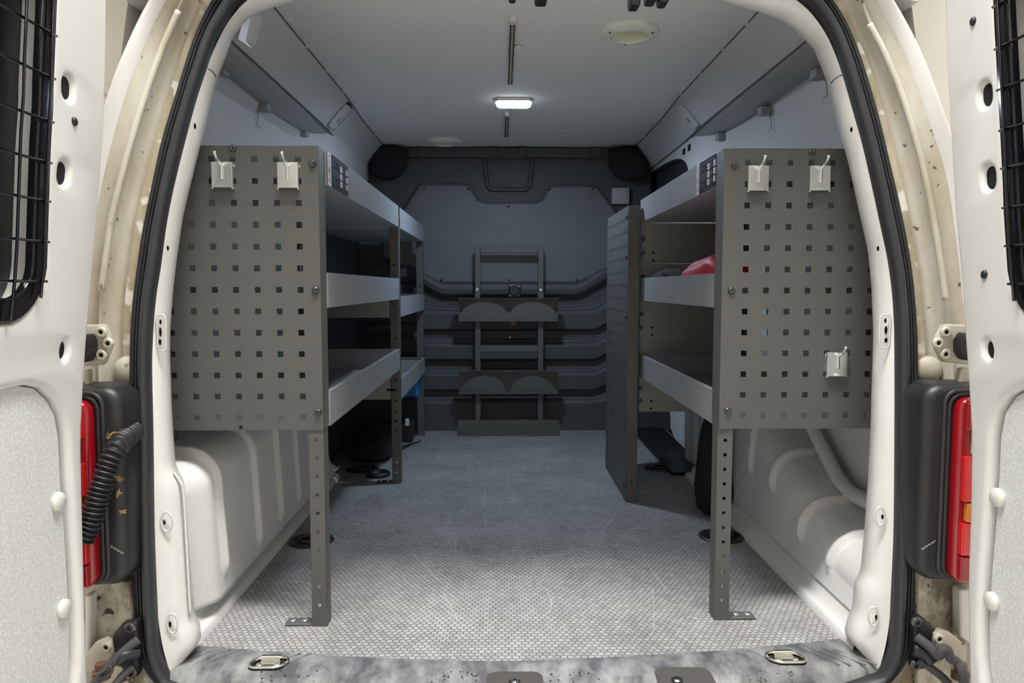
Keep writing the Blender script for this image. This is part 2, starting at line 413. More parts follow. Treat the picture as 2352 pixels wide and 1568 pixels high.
# ================================================================ rear opening: lofted frame, seal, outer skin
def YF(z): return 1.175 + 0.085 * z
L0 = [(398, 1552), (425, 1515), (455, 1478), (452, 1440), (440, 1420), (431, 1300), (424, 1200), (417, 1110), (398, 1072), (393, 1000), (390, 946), (386, 819), (387, 755), (394, 666), (402, 596), (416, 500), (446, 373), (472, 271), (494, 178), (510, 137), (529, 83), (561, 41), (600, 19), (660, 3), (760, -22), (900, -45), (1184, -55)]
L1 = [(395, 1556), (377, 1518), (364, 1471), (359, 1380), (353, 1217), (350, 1000), (347, 851), (349, 771), (355, 691), (367, 612), (383, 500), (408, 383), (446, 239), (473, 156), (494, 96), (514, 60), (538, 22), (556, 0), (610, -33), (680, -58), (780, -80), (900, -93), (1184, -102)]
L2 = [(345, 1590), (337, 1568), (322, 1507), (315, 1417), (312, 1326), (308, 1145), (303, 1000), (303, 819), (306, 723), (319, 612), (336, 500), (346, 462), (376, 319), (407, 223), (430, 143), (462, 54), (490, 0), (540, -60), (640, -110), (800, -140), (1184, -155)]
L3 = [(215, 1600), (222, 1500), (225, 1400), (228, 1200), (230, 1000), (230, 850), (233, 675), (255, 500), (290, 360), (331, 223), (370, 110), (410, 19), (440, -40), (520, -110), (680, -170), (1184, -190)]
L4 = [(150, 1600), (150, 1300), (150, 1000), (160, 800), (175, 600), (205, 400), (249, 220), (295, 100), (344, 0), (390, -70), (480, -150), (680, -215), (1184, -240)]
R0 = [(2012, 1545), (1980, 1502), (1948, 1464), (1956, 1428), (1967, 1405), (1972, 1346), (1986, 1316), (1994, 1232), (2002, 1109), (2007, 1000), (2009, 914), (2013, 771), (2009, 666), (2001, 580), (1983, 500), (1956, 376), (1930, 280), (1908, 188), (1892, 147), (1876, 108), (1841, 73), (1800, 41), (1752, 24), (1690, 8), (1600, -15), (1450, -40), (1184, -55)]
R1 = [(2016, 1546), (2035, 1507), (2044, 1467), (2049, 1362), (2055, 1217), (2057, 1000), (2057, 819), (2055, 723), (2045, 618), (2021, 500), (1988, 351), (1962, 255), (1937, 169), (1918, 112), (1895, 64), (1870, 26), (1841, 0), (1780, -35), (1650, -70), (1450, -92), (1184, -102)]
R2 = [(2063, 1590), (2071, 1568), (2087, 1507), (2094, 1399), (2098, 1254), (2101, 1000), (2103, 883), (2101, 755), (2090, 628), (2068, 500), (2039, 376), (2010, 255), (1975, 140), (1943, 57), (1908, 0), (1850, -60), (1750, -110), (1580, -140), (1184, -155)]
R3 = [(2200, 1600), (2195, 1500), (2192, 1400), (2190, 1200), (2188, 1000), (2186, 850), (2170, 688), (2142, 500), (2112, 351), (2071, 217), (2030, 110), (1997, 51), (1960, -40), (1880, -110), (1700, -170), (1184, -190)]
R4 = [(2262, 1600), (2262, 1300), (2262, 1000), (2255, 800), (2240, 600), (2215, 400), (2176, 284), (2119, 128), (2052, 0), (2000, -70), (1900, -150), (1700, -215), (1184, -240)]
def place(pts, dy):
    out = []
    for px, py in pts:
        Y = 1.22
        for _ in range(4): Y = YF(at(px, py, Y).z) + dy
        out.append(at(px, py, Y))
    return out
NS = 140
def curve3(pts, dy): return resample(spline(place(pts, dy), 6), NS)
frame = {}
for sd, (c0, c1, c2, c3, c4) in (('L', (L0, L1, L2, L3, L4)), ('R', (R0, R1, R2, R3, R4))):
    k0 = resample(place(c0, 0.035), NS); k1 = curve3(c1, 0.0); k2 = curve3(c2, 0.014); k3 = curve3(c3, -0.008); k4 = curve3(c4, -0.02)
    frame[sd] = (k0, k1, k2, k3, k4)
def nearest_on(src, dst, k=4):
    d = resample(dst, 3000); o = [min(d, key=lambda q, p=p: (q.x - p.x) ** 2 + (q.z - p.z) ** 2) for p in src]
    return [sum((o[min(max(i + j, 0), len(o) - 1)] for j in range(-k, k + 1)), Vector((0, 0, 0))) / (2 * k + 1) if k < i < len(o) - 1 - k else o[i] for i in range(len(o))]
def outw(p, dx, dy, dz=0):      # push a point outwards from the middle of the opening
    c = Vector((XC, p.y, 0.55)); d = (p - c); d.y = 0; d.normalize()
    return p + d * dx + Vector((0, dy, dz))
wr = thing('wall_rear', None, None, (XC, 1.2, 0)); struct(wr, 'cream and white bodywork around the rear opening')
fl = MB(); jb = MB(); sk = MB()
for sd in 'LR':
    k0, k1, k2, k3, k4 = frame[sd]
    lipin = [outw(p, 0.012, 0.035) for p in k0]
    kk = nearest_on(k0, k1); k1, k1a = kk, k1
    rim = [a.lerp(b, 0.12) + Vector((0, -0.010, 0)) for a, b in zip(k0, k1)]
    mid = [a.lerp(b, 0.55) + Vector((0, -0.008, 0)) for a, b in zip(k0, k1)]
    fl.grid([lipin, k0, rim, mid, [p + Vector((0, 0.003, 0)) for p in k1]])
    k1 = nearest_on(k2, k1a)
    under = [a.lerp(b, 0.5) + Vector((0, 0.02, 0)) for a, b in zip(k1, k2)]
    v1 = [a.lerp(b, 0.33) + Vector((0, 0.004, 0)) for a, b in zip(k2, k3)]
    v2 = [a.lerp(b, 0.42) + Vector((0, 0.020, 0)) for a, b in zip(k2, k3)]
    v3 = [a.lerp(b, 0.88) + Vector((0, 0.022, 0)) for a, b in zip(k2, k3)]
    v4 = [a.lerp(b, 0.96) + Vector((0, 0.002, 0)) for a, b in zip(k2, k3)]
    v5 = [a.lerp(b, 0.10) + Vector((0, 0.002, 0)) for a, b in zip(k3, k4)]
    v6 = [a.lerp(b, 0.16) + Vector((0, 0.014, 0)) for a, b in zip(k3, k4)]
    v7 = [a.lerp(b, 0.62) + Vector((0, 0.008, 0)) for a, b in zip(k3, k4)]
    jb.grid([under, [p + Vector((0, 0.006, 0)) for p in k2], v1, v2, v3, v4, k3, v5, v6, v7])
    e1 = [outw(p, 0.010, 0.014) for p in k4]
    e2 = [outw(p, 0.020, 0.06) for p in k4]
    e3 = [outw(p, 0.05, 0.40) for p in k4]
    e4 = [Vector((outw(p, 0.06, 0).x, 3.7, outw(p, 0.06, 0).z + 0.02)) for p in k4]
    sk.grid([v7, [a.lerp(b, 0.9) + Vector((0, -0.002, 0)) for a, b in zip(k3, k4)], k4, e1, e2, e3, e4])
fl.build('opening_flange', M['white'], wr, smooth=True, weld=True)
jo = jb.build('door_jamb', [M['jamb'], M['jamb_dirty']], wr, smooth=True, weld=True)
for p in jo.data.polygons:
    if (p.index // (NS - 1)) % 9 in (1, 2): p.material_index = 1
sk.build('body_skin', M['white'], wr, smooth=True, weld=True)
lo = MB(); lo.box(-0.80, 0.87, 1.20, 3.7, -0.34, -0.30); lo.box(-0.80, -0.74, 1.22, 3.7, -0.31, 0.05); lo.box(0.81, 0.87, 1.22, 3.7, -0.31, 0.05)
lo.box(-0.8, 0.87, 3.65, 3.7, -0.3, 1.30); lo.build('underbody', M['jamb'], wr)

# rubber seal: one ridged profile swept round the opening
path1 = frame['L'][1] + frame['R'][1][::-1][1:]; path2 = frame['L'][2] + frame['R'][2][::-1][1:]
bot1 = resample([path1[-1], at(1800, 1590, 1.16), at(1176, 1625, 1.15), at(560, 1592, 1.16), path1[0]], 40)[1:-1]
bot2 = resample([path2[-1], at(1850, 1660, 1.16), at(1176, 1690, 1.15), at(500, 1660, 1.16), path2[0]], 40)[1:-1]
path1 += bot1; path2 += bot2
dense = resample(path2 + [path2[0]], 4000)
near_ = [min(dense, key=lambda q, p=p: (q.x - p.x) ** 2 + (q.z - p.z) ** 2) for p in path1]
nn = len(near_); path2 = [sum((near_[(i + k) % nn] for k in range(-3, 4)), Vector((0, 0, 0))) / 7 for i in range(nn)]
se = MB(); rows = []
prof = [(0.04, 0.012), (-0.02, 0.002), (0.0, -0.013), (0.10, -0.022), (0.26, -0.025), (0.40, -0.020), (0.47, -0.012), (0.495, 0.000), (0.515, 0.000), (0.53, -0.014), (0.58, -0.018), (0.63, -0.014), (0.645, -0.001), (0.665, -0.001), (0.68, -0.014), (0.74, -0.018), (0.79, -0.014), (0.805, -0.003), (0.82, -0.012), (0.90, -0.014), (0.98, -0.006), (1.03, 0.008), (1.03, 0.022)]
for t, dy in prof:
    rows.append([a.lerp(b, t) + Vector((0, dy, 0)) for a, b in zip(path1, path2)])
se.grid(rows, closed=True)
ob = se.build('door_seal', [M['rubber'], M['rubber_grey']], smooth=True); struct(ob, 'black ridged rubber seal around the rear opening')
for p in ob.data.polygons:
    if p.index // len(path1) >= 19: p.material_index = 1
# ---- holes and embossings in the flange
hb = MB()
def flange_hole(px, py, rx, ry, dy=-0.006, tilt=0.0, mb=None):
    mb = mb or hb
    Y = YF(at(px, py, 1.22).z) + 0.012 + dy
    c = at(px, py, Y); k = Y / FPX
    mb.add([c + Vector((rx * k * math.cos(a), -0.004 + 0.25 * rx * k * math.cos(a) * 0, ry * k * math.sin(a))) for a in [2 * math.pi * i / 18 for i in range(18)]] + [c + Vector((0, 0.001, 0))], [tuple([i, (i + 1) % 18, 18]) for i in range(18)])
for px, py, rx, ry in ((450, 291, 2.5, 7), (388, 570, 2.5, 6), (371, 739, 2.5, 6), (371, 762, 3.2, 11), (370, 785, 3.5, 7), (380, 1198, 2.5, 6), (393, 1431, 3, 8),
                       (1953, 299, 3, 6), (2014, 571, 3, 6), (2031, 736, 2.5, 6), (2032, 758, 3.5, 10), (2032, 781, 3.8, 6), (2024, 1185, 3, 6), (2010, 1415, 2.5, 7)):
    flange_hole(px, py, rx, ry)
hb.build('flange_holes', M['hole'], wr)
em = MB()
for px, py, rx, ry in ((383, 1198, 13, 23), (396, 1431, 12, 24), (2021, 1186, 12, 22), (2006, 1415, 12, 23)):
    Y = YF(at(px, py, 1.22).z) + 0.004; k = Y / FPX; c = at(px, py, Y)
    em.tube([c + Vector((rx * k * math.cos(a), 0, ry * k * math.sin(a))) for a in [2 * math.pi * i / 24 for i in range(24)]], 0.0016, 8, closed=True)
for px, y0, y1, rx in ((371, 722, 806, 11), (2032, 722, 800, 10)):
    Y = YF(at(px, 760, 1.22).z) + 0.004; a = at(px - rx, y0, Y); b = at(px + rx, y1, Y)
    em.tube([Vector((u, Y, v)) for u, v in rrect(a.x, b.x, b.z, a.z, 0.006)], 0.0013, 8, closed=True)
em.build('flange_embossing', M['white'], wr, smooth=True)
# drip rails on the jamb
dr = MB()
for pts, sd in (([(410, 25), (370, 118), (331, 228), (293, 355), (258, 492), (247, 560), (233, 668)], 1), ([(1997, 55), (2033, 125), (2071, 217), (2110, 345), (2140, 480), (2158, 590), (2172, 690)], 1)):
    dr.tube(spline(place(pts, -0.018), 6), 0.0052, 8)
for pts in ([(478, 158), (486, 163), (492, 169), (496, 177)], [(1934, 172), (1924, 177), (1914, 184), (1909, 191)]):
    m = MB(); m.tube(spline([at(px, py, YF(at(px, py, 1.25).z) - 0.004 + 0.024 * k / 3) for k, (px, py) in enumerate(pts)], 5), 0.0010, 6); m.build('flange_joint', M['rubber_grey'], wr)
dr.build('sealant_bead', M['jamb'], wr, smooth=True)
# round swellings above the tail lamps
bl = MB()
for px, py in ((297, 850), (2130, 850)):
    Y = 1.23; c = at(px, py, Y); r = 34 * Y / FPX
    bl.lathe([(r, 0), (r * 0.95, 0.005), (r * 0.75, 0.010), (r * 0.4, 0.013), (0.002, 0.014)], c, '-Y', 24)
bl.build('jamb_swelling', M['jamb'], wr, smooth=True)
for pts in ([(400, 1085), (415, 1108), (421, 1130), (430, 1280), (437, 1415)],):
    m = MB(); q = []
    for px, py in pts:
        Y = YF(at(px, py, 1.22).z); tt = 0.028 if px in (400, 415, 421, 430, 437, 1985, 1971, 1967) else 0.004 + 0.022 * (abs(px - 1204) < 800)
        q.append(at(px, py, Y + min(tt, 0.026)))
    m.tube(spline(q, 6), 0.0018, 8); m.build('seam', M['white'], wr, smooth=True)
for pts in ([(1862, 970), (1880, 1010), (1900, 1050), (1925, 1098), (1950, 1128), (1975, 1143), (2010, 1160)],):
    m = MB(); m.tube(spline([atx(px, py, 0.735) for px, py in pts], 6), 0.016, 12); m.build('body_seam', M['inner_white'], wr, smooth=True)

# ================================================================ interior shell
# floor
n = 40
edge = [atz(px, py, 0.0) for px, py in ((455, 1481), (600, 1494), (760, 1505), (1000, 1515), (1150, 1517), (1300, 1513), (1600, 1497), (1800, 1480), (1952, 1463))]
edge = resample(spline(edge, 6), n)
f = MB()
back = [Vector((-0.66 + 1.38 * i / (n - 1), YB + 0.02, 0)) for i in range(n)]
near = [Vector((p.x, p.y - 0.004, 0)) for p in edge]
wid = [Vector((-0.66 + 1.38 * i / (n - 1), 1.42, 0)) for i in range(n)]
f.grid([near, wid, back])
f.grid([[p + Vector((0, 0, -0.012)) for p in near], near])
def ribbon(pts, w, z=0.0006):
    c = spline([atz(px, py, 0) for px, py in pts], 5); a = []; b = []
    for i, p in enumerate(c):
        t = (c[min(i + 1, len(c) - 1)] - c[max(i - 1, 0)]); nrm = Vector((-t.y, t.x, 0)).normalized()
        ww = w * (0.5 + 0.8 * random.random()); a.append(p + nrm * ww + Vector((0, 0, z))); b.append(p - nrm * ww + Vector((0, 0, z)))
    f.grid([a, b], 1)
for pts, w in (([(894, 1190), (906, 1222), (930, 1250), (975, 1300), (1012, 1335)], 0.0010), ([(1018, 1360), (1036, 1395), (1054, 1428)], 0.0012), ([(1060, 1185), (1050, 1215), (1046, 1260), (1044, 1290)], 0.0005),
               ([(1106, 1105), (1114, 1130), (1110, 1160)], 0.0010), ([(1112, 1185), (1116, 1205)], 0.0014), ([(1165, 1092), (1168, 1112)], 0.0008), ([(1415, 1180), (1388, 1215), (1382, 1245)], 0.0012),
               ([(1478, 1280), (1500, 1315), (1530, 1353)], 0.0008), ([(1203, 1170), (1228, 1200), (1238, 1240), (1252, 1300), (1250, 1320)], 0.0006), ([(1258, 1360), (1267, 1385), (1262, 1408)], 0.0010), ([(1308, 1265), (1320, 1300), (1332, 1320)], 0.0006),
               ([(1346, 1240), (1345, 1280)], 0.0005), ([(1499, 1350), (1502, 1410), (1500, 1450), (1484, 1470)], 0.0007), ([(1075, 1070), (1078, 1125), (1060, 1180)], 0.0006), ([(1030, 1165), (1034, 1195), (1020, 1220)], 0.0004),
               ([(985, 1265), (975, 1290)], 0.0005), ([(926, 1320), (931, 1345)], 0.0006), ([(1052, 1455), (1056, 1470)], 0.001), ([(1080, 1466), (1095, 1465)], 0.001), ([(1002, 1497), (1012, 1497)], 0.0012), ([(1600, 1423), (1615, 1422)], 0.001)):
    ribbon(pts, w)
struct(f.build('floor', [M['floor'], M['scratch']]), 'worn grey hexagon-patterned cargo floor')
for i, (px, py, lx, lbl) in enumerate(((658, 1364, 0.0055, 'pale wood chip on the floor, lower of two by the left wheel box'), (681, 1339, 0.0035, 'small pale chip on the floor, upper of two by the left wheel box'), (1596, 1423, 0.005, 'pale splinter on the floor beside the right front post'))):
    p = atz(px, py, 0); b = MB(); b.box(p.x - lx, p.x + lx, p.y - 0.002, p.y + 0.002, 0.0005, 0.003)
    tag(b.build('wood_chip', M['scratch']), lbl, 'chip', 'chips on the floor')

# side walls
def cross(side, Y):
    """wall section from the floor up, as (offset from centre, height); side -1 left, +1 right"""
    pts = []
    e = 0.565
    pts += [(e - 0.004, 0.0), (e - 0.002, 0.012), (e + 0.003, 0.016), (e + 0.018, 0.018), (e + 0.022, 0.034), (e + 0.027, 0.038)]
    if side < 0:
        Hh = lerp_tab([(1.2, 0.285), (1.30, 0.295), (1.40, 0.315), (1.9, 0.33), (2.1, 0.30), (2.28, 0.16), (2.36, 0.05)], Y); r = 0.055
        inn = e + 0.020 - 0.028 * sstep(1.30, 1.36, Y)
    else:
        Hh = lerp_tab([(1.2, 0.125), (1.36, 0.135), (1.48, 0.150), (1.56, 0.172), (1.72, 0.235), (1.90, 0.315), (2.02, 0.33), (2.14, 0.29), (2.26, 0.16), (2.36, 0.05)], Y); r = 0.06
        inn = e + 0.024
    inn = max(inn, e + 0.02) if side > 0 else inn
    return pts, inn, max(Hh, 0.05), r
RIBS = {-1: [(1.385, 0.07, 0.012), (1.585, 0.055, 0.011), (1.745, 0.06, 0.011), (1.90, 0.06, 0.010), (2.04, 0.07, 0.009)], 1: [(1.405, 0.06, 0.013), (1.545, 0.075, 0.013), (1.715, 0.135, 0.013), (1.86, 0.14, 0.011)]}
def wheel_arch(side, parent):
    rows = []; nY = 220
    for i in range(nY):
        Y = 1.225 + (2.40 - 1.225) * i / (nY - 1)
        base, inn, Hh, r = cross(side, Y)
        r = min(r, Hh * 0.45)
        sec = list(base)
        for k in range(26):
            t = k / 25; sec.append((inn + 0.012 * t, 0.042 + (Hh - r - 0.042) * t))
        x0 = inn + 0.012
        for k in range(1, 15):
            a = math.pi / 2 * k / 14; sec.append((x0 + r * (1 - math.cos(a)), Hh - r + r * math.sin(a)))
        for k in range(1, 10):
            t = k / 9; sec.append((x0 + r + (0.80 - x0 - r) * t, Hh + 0.015 * t))
        row = []
        for j, (o, z) in enumerate(sec):
            d = 0
            for yc, zlo, hgt in RIBS[side]:
                q = (Y - yc) / 0.0105
                if abs(q) < 1 and j >= 6:
                    d = max(d, hgt * (1 - q * q) ** 1.2 * sstep(zlo, zlo + 0.03, z))
            if d and j >= 6:
                a = sec[max(j - 1, 0)]; b = sec[min(j + 1, len(sec) - 1)]
                tx, tz = b[0] - a[0], b[1] - a[1]; ln = math.hypot(tx, tz) or 1
                o -= d * tz / ln; z += d * tx / ln
            row.append(Vector((XC + side * o, Y, z)))
        rows.append(row)
    m = MB(); m.grid(rows)
    # front and rear of the box
    return m.build('wheel_box', M['inner_white'], parent, smooth=True)
# upper section of the sides: (offset from centre, height above the camera level)
def upper_rows(side, prof, Y0, Y1, nY=24, bend=None):
    rows = []
    for i in range(nY):
        Y = Y0 + (Y1 - Y0) * i / (nY - 1)
        rows.append([Vector((XC + side * (o + (bend(Y)[0] if bend else 0)), Y, 0.62 + z + (bend(Y)[1] if bend else 0))) for o, z in prof])
    return rows
wall = {}
for side, nm in ((-1, 'wall_left'), (1, 'wall_right')):
    m = MB()
    m.grid(upper_rows(side, [(0.655, 0.50), (0.662, 0.47), (0.685, 0.33), (0.71, 0.15), (0.72, 0.0), (0.73, -0.25), (0.735, -0.66)], 1.30, YB + 0.05))
    # face behind the flange, towards the rear corner
    w = m.build(nm, M['inner_white'], smooth=True); struct(w, 'white painted body side with wheel box, %s side of the cargo space' % nm[5:])
    wall[side] = w
    wheel_arch(side, w)
    # roof rail
    pr = [(0.590, 0.520), (0.594, 0.500), (0.602, 0.486), (0.615, 0.477), (0.632, 0.471), (0.648, 0.469), (0.656, 0.472), (0.660, 0.484), (0.662, 0.53)]
    rl = MB(); rl.grid(upper_rows(side, pr, 1.26, YB + 0.03, 40, lambda Y: (0.012 * sstep(2.2, 3.0, Y) * 0, 0.020 * sstep(2.0, 2.7, Y))))
    rl.build('roof_rail', mat('rail_grey_%d' % side, (0.36, 0.36, 0.35), 0.45), w, smooth=True)
    up = MB(); up.grid(upper_rows(side, [(0.512, 0.592), (0.518, 0.583), (0.588, 0.506), (0.592, 0.502), (0.594, 0.510)], 1.22, YB + 0.03, 40, lambda Y: (0.012 * sstep(2.3, 2.75, Y), 0.0)))
    for (o_, z_), r_ in (((0.515, 0.588), 0.0020), ((0.590, 0.5035), 0.0020)):  # dark tubes laid on the panel edges as the shadow of the gaps
        eg = MB(); eg.tube([Vector((XC + side * (o_ + 0.012 * sstep(2.3, 2.75, Y)), Y, 0.62 + z_)) for Y in [1.25 + (YB - 1.25) * i / 30 for i in range(31)]], r_, 6); eg.build('gap_shade', M['gap_shade_grey'], w, smooth=True)
    up.build('upper_panel', M['inner_white'], w, smooth=False)
# pillar between the window cover and the front, with two slots each side
for side in (-1, 1):
    pl = MB(); prf = [(0.592, 0.515), (0.60, 0.47), (0.625, 0.36), (0.64, 0.22), (0.65, -0.05), (0.655, -0.6)] if side < 0 else [(0.604, 0.512), (0.605, 0.47), (0.608, 0.36), (0.61, 0.22), (0.61, -0.05), (0.61, -0.6)]
    ys = [(2.26, 0.075), (2.32, 0.066), (2.38, 0.050), (2.44, 0.026), (2.50, 0.007), (2.56, 0.0)] + ([(YB + 0.04, 0.0)] if side < 0 else [(2.60, 0.0)])
    pl.grid([[Vector((XC + side * (o + d), Y, 0.62 + z)) for o, z in prf] for Y, d in ys])
    pl.build('pillar', M['inner_white'], wall[side], smooth=True)
    sl = MB()
    for px, py in (((768, 338), (782, 347)) if side < 0 else ((1571, 348), (1583, 339))):
        x = XC + side * 0.604; p = atx(px, py, x)
        sl.box(x - 0.0016, x + 0.0016, p.y - 0.016, p.y + 0.016, p.z - 0.010, p.z + 0.010)
    sl.build('slots', M['hole'], wall[side])
# right: dark window opening with rubber, and the pale sliding-door panel low down
xw = 0.655
win = [(1480, 455), (1478, 430), (1490, 405), (1530, 378), (1560, 364), (1578, 366), (1588, 380), (1592, 400), (1600, 440), (1590, 480), (1500, 500)]
wo = [atx(px, py, xw) for px, py in win]
wp = [(p.y, p.z) for p in wo]
cxm = sum(p[0] for p in wp) / len(wp); czm = sum(p[1] for p in wp) / len(wp)
rn = MB(); sw = [Vector((0, u, v)) for u, v in wp]; sw = spline(sw + [sw[0]], 4)[:-1]
rn.tube([Vector((xw, p.y, p.z)) for p in sw], 0.013, 10, closed=True)
window = thing('window_1', 'dark side window with black rubber above the right rack', None, (xw, cxm, czm)); struct(window)
rn.build('window_seal', M['rubber'], window, smooth=True)
plate('window_wall', [[(YB + 0.04, 0.30), (YB + 0.04, 1.128), (2.585, 1.128), (2.585, 0.30)], [(p.y, p.z) for p in sw]], 0.004, 0.002, lambda u, v, d: (0.647 + d, u, v), M['inner_white'], wall[1])
gl = MB(); gl.prism([(p.y, p.z) for p in sw], lambda u, v: (xw + 0.004, u, v), lambda u, v: (xw + 0.010, u, v)); gl.build('window_pane', M['window_grey'], window)
dp = [atx(px, py, 0.665) for px, py in ((1616, 940), (1541, 940), (1543, 985), (1552, 1008), (1586, 1042), (1616, 1062))]
pd = MB(); pd.prism([(p.y, p.z) for p in dp], lambda u, v: (0.660, u, v), lambda u, v: (0.680, u, v)); pd.build('sliding_door_panel', M['inner_white'], wall[1], bevel=0.004)
st = MB()
# step well beside the sliding door
st.box(0.56, 0.70, 2.42, YB, 0.001, 0.012); st.build('door_step', M['black'], wall[1], bevel=0.003)
# left: lower lining, run up dark over the wall to stand for shade
kick = MB(); kick.box(-0.66, -0.605, 2.42, YB, 0.0, 0.845); kick.build('shade_lining', M['bulk'], wall[-1], bevel=0.01)

# ceiling
ce = MB()
ce.grid([[Vector((XC - 0.515 - 0.012 * sstep(2.3, 2.75, Y), Y, ZR + 0.004)), Vector((XC - 0.3, Y, ZR + 0.006)), Vector((XC, Y, ZR + 0.008)), Vector((XC + 0.3, Y, ZR + 0.006)), Vector((XC + 0.515 + 0.012 * sstep(2.3, 2.75, Y), Y, ZR + 0.004))] for Y in [1.20 + (YB + 0.03 - 1.20) * i / 24 for i in range(25)]])
struct(ce.build('ceiling', M['head'], smooth=True), 'grey cloth headliner')
# header closing the gap above the opening
hd = MB(); hd.box(XC - 0.42, XC + 0.42, 1.285, 1.30, 1.135, 1.22); hd.build('header', M['white'], wr)

# bulkhead
def bulk_off(z):
    tab = [(0.0, 0.03), (0.118, 0.03), (0.130, 0.022), (0.134, 0.012), (0.140, 0.010), (0.146, 0.0), (0.170, 0.0), (0.178, 0.03), (0.238, 0.03), (0.250, 0.022), (0.254, 0.012), (0.262, 0.010), (0.268, 0.0), (0.300, 0.0), (0.310, 0.03), (0.366, 0.03), (0.378, 0.022), (0.383, 0.012), (0.391, 0.010), (0.397, 0.0), (0.430, 0.0), (0.440, 0.03), (0.506, 0.03), (0.518, 0.022), (0.523, 0.012), (0.531, 0.010), (0.537, 0.0), (0.568, 0.0), (0.576, 0.022), (0.590, 0.042), (0.612, 0.046), (0.632, 0.036), (0.640, 0.018), (0.66, 0.0), (1.25, 0.0)]
    return lerp_tab(tab, z)
zs = sorted(set([0.0, 0.06, 0.118, 0.124, 0.130, 0.134, 0.140, 0.146, 0.170, 0.178, 0.21, 0.238, 0.244, 0.250, 0.254, 0.262, 0.268, 0.300, 0.310, 0.34, 0.366, 0.372, 0.378, 0.383, 0.391, 0.397, 0.430, 0.440, 0.47, 0.506, 0.512, 0.518, 0.523, 0.531, 0.537, 0.568, 0.572, 0.576, 0.583, 0.590, 0.60, 0.612, 0.622, 0.632, 0.636, 0.640, 0.65, 0.66, 0.75, 0.9, 1.05, 1.25]))
bk = MB(); rows = []
for z in zs:
    row = []
    for i in range(61):
        x = -0.70 + 1.48 * i / 60; d = abs(x - XC)
        rise = 0.075 * sstep(0.27, 0.44, d) * sstep(0.50, 0.60, z) * (1 - sstep(0.66, 0.9, z)) + 0.03 * sstep(0.36, 0.43, d) * sstep(0.05, 0.2, z) * (1 - sstep(0.52, 0.6, z))
        row.append(Vector((x, YB - bulk_off(z), z + rise)))
    rows.append(row)
bk.grid(rows); wb = bk.build('wall_front', M['bulk'], smooth=False); struct(wb, 'dark grey ribbed bulkhead at the far end')
md = wb.modifiers.new('b', 'BEVEL'); md.width = 0.003; md.segments = 2; md.limit_method = 'ANGLE'; md.angle_limit = math.radians(25)
Yp = YB - 0.012
pp = [(905, 512), (925, 487), (963, 430), (972, 424), (1062, 424), (1076, 427), (1086, 440), (1096, 458), (1112, 466), (1232, 466), (1246, 458), (1256, 438), (1268, 428), (1360, 428), (1372, 434), (1414, 487), (1440, 520), (1470, 560), (1470, 585), (1395, 620), (1385, 624), (1330, 648), (1320, 650), (1012, 650), (1002, 647), (960, 626), (880, 590), (880, 545)]
pp = [at(px, py, Yp) for px, py in pp]
plate('centre_panel', [[(p.x, p.z) for p in pp]], 0.006, 0.010, lambda u, v, d: (u, Yp + d, v), M['bulk_panel'], wb, 4)
hump = []
ed = MB(); ed.tube(spline([at(px, py, YB - 0.022) for px, py in ((925, 487), (963, 430), (974, 425), (1062, 425), (1076, 428), (1086, 441), (1096, 459), (1112, 467), (1232, 467), (1246, 459), (1256, 439), (1268, 429), (1360, 429), (1372, 435), (1414, 487))], 4), 0.006, 8)
ed.build('panel_edge', M['bulk'], wb, smooth=True)
tr = [at(px, py, YB) for px, py in ((1111, 360), (1225, 360), (1216, 436), (1120, 436))]
tp = [(p.x, p.z) for p in tr]
rt = MB(); rt.tube(resample([at(px, py, YB - 0.004) for px, py in ((1120, 362), (1215, 362), (1223, 372), (1216, 428), (1208, 435), (1128, 435), (1120, 428), (1112, 372), (1120, 362))], 60)[:-1], 0.010, 8, closed=True)
rt.build('recess_rim', M['bulk'], wb, smooth=True)
tsx = MB(); a = at(938, 352, YB - 0.02); b = at(1398, 342, YB - 0.02)
tsx.box(a.x, b.x, YB - 0.03, YB, 1.165, 1.207)
for px in (970, 1135, 1200, 1370):
    p = at(px, 346, YB - 0.03); tsx.box(p.x - 0.02, p.x + 0.02, YB - 0.04, YB, 1.168, 1.209)
tsx.build('top_strip', M['bulk'], wb, bevel=0.004)
bs = MB(); bs.lathe([(0.0045, 0), (0.0045, 0.002), (0.003, 0.004), (0.0005, 0.0045)], (0, 0, 0), '-Y', 12)
screws = [(974, 432), (1075, 434), (1168, 474), (1262, 436), (1361, 434), (1014, 643), (1169, 643), (1324, 643)]
src = None
for px, py in screws:
    p = at(px, py, YB - 0.029)
    if src is None:
        src = bs.build('screw', M['black'], wb, smooth=True); src.location = p - parent_loc(wb)
    else: part_copy(src, 'screw', wb, p)
# black padded covers in the top corners
for k, pts in enumerate((((874, 333), (900, 334), (925, 340), (934, 350), (932, 372), (925, 392), (905, 408), (878, 411), (862, 404), (852, 392), (850, 376)),
                         ((1462, 337), (1445, 338), (1412, 342), (1400, 350), (1400, 368), (1408, 392), (1420, 405), (1445, 413), (1470, 410), (1484, 400), (1487, 382)))):
    q = [at(px, py, YB - 0.06) for px, py in pts]; q = spline(q + [q[0]], 3)[:-1]
    o = plate('corner_pad', [[(p.x, p.z) for p in q]], 0.028, 0.022, lambda u, v, d: (u, YB - 0.05 + d, v), M['black_cloth'], None, 5)
    tag(o, 'black padded cover in the upper %s corner of the bulkhead' % ('left' if k == 0 else 'right'), 'pad', 'black corner pads of the bulkhead')

# ================================================================ ceiling fittings
def on_ceil(px, py, dz=0.0): return atz(px, py, ZR + 0.006 + dz)
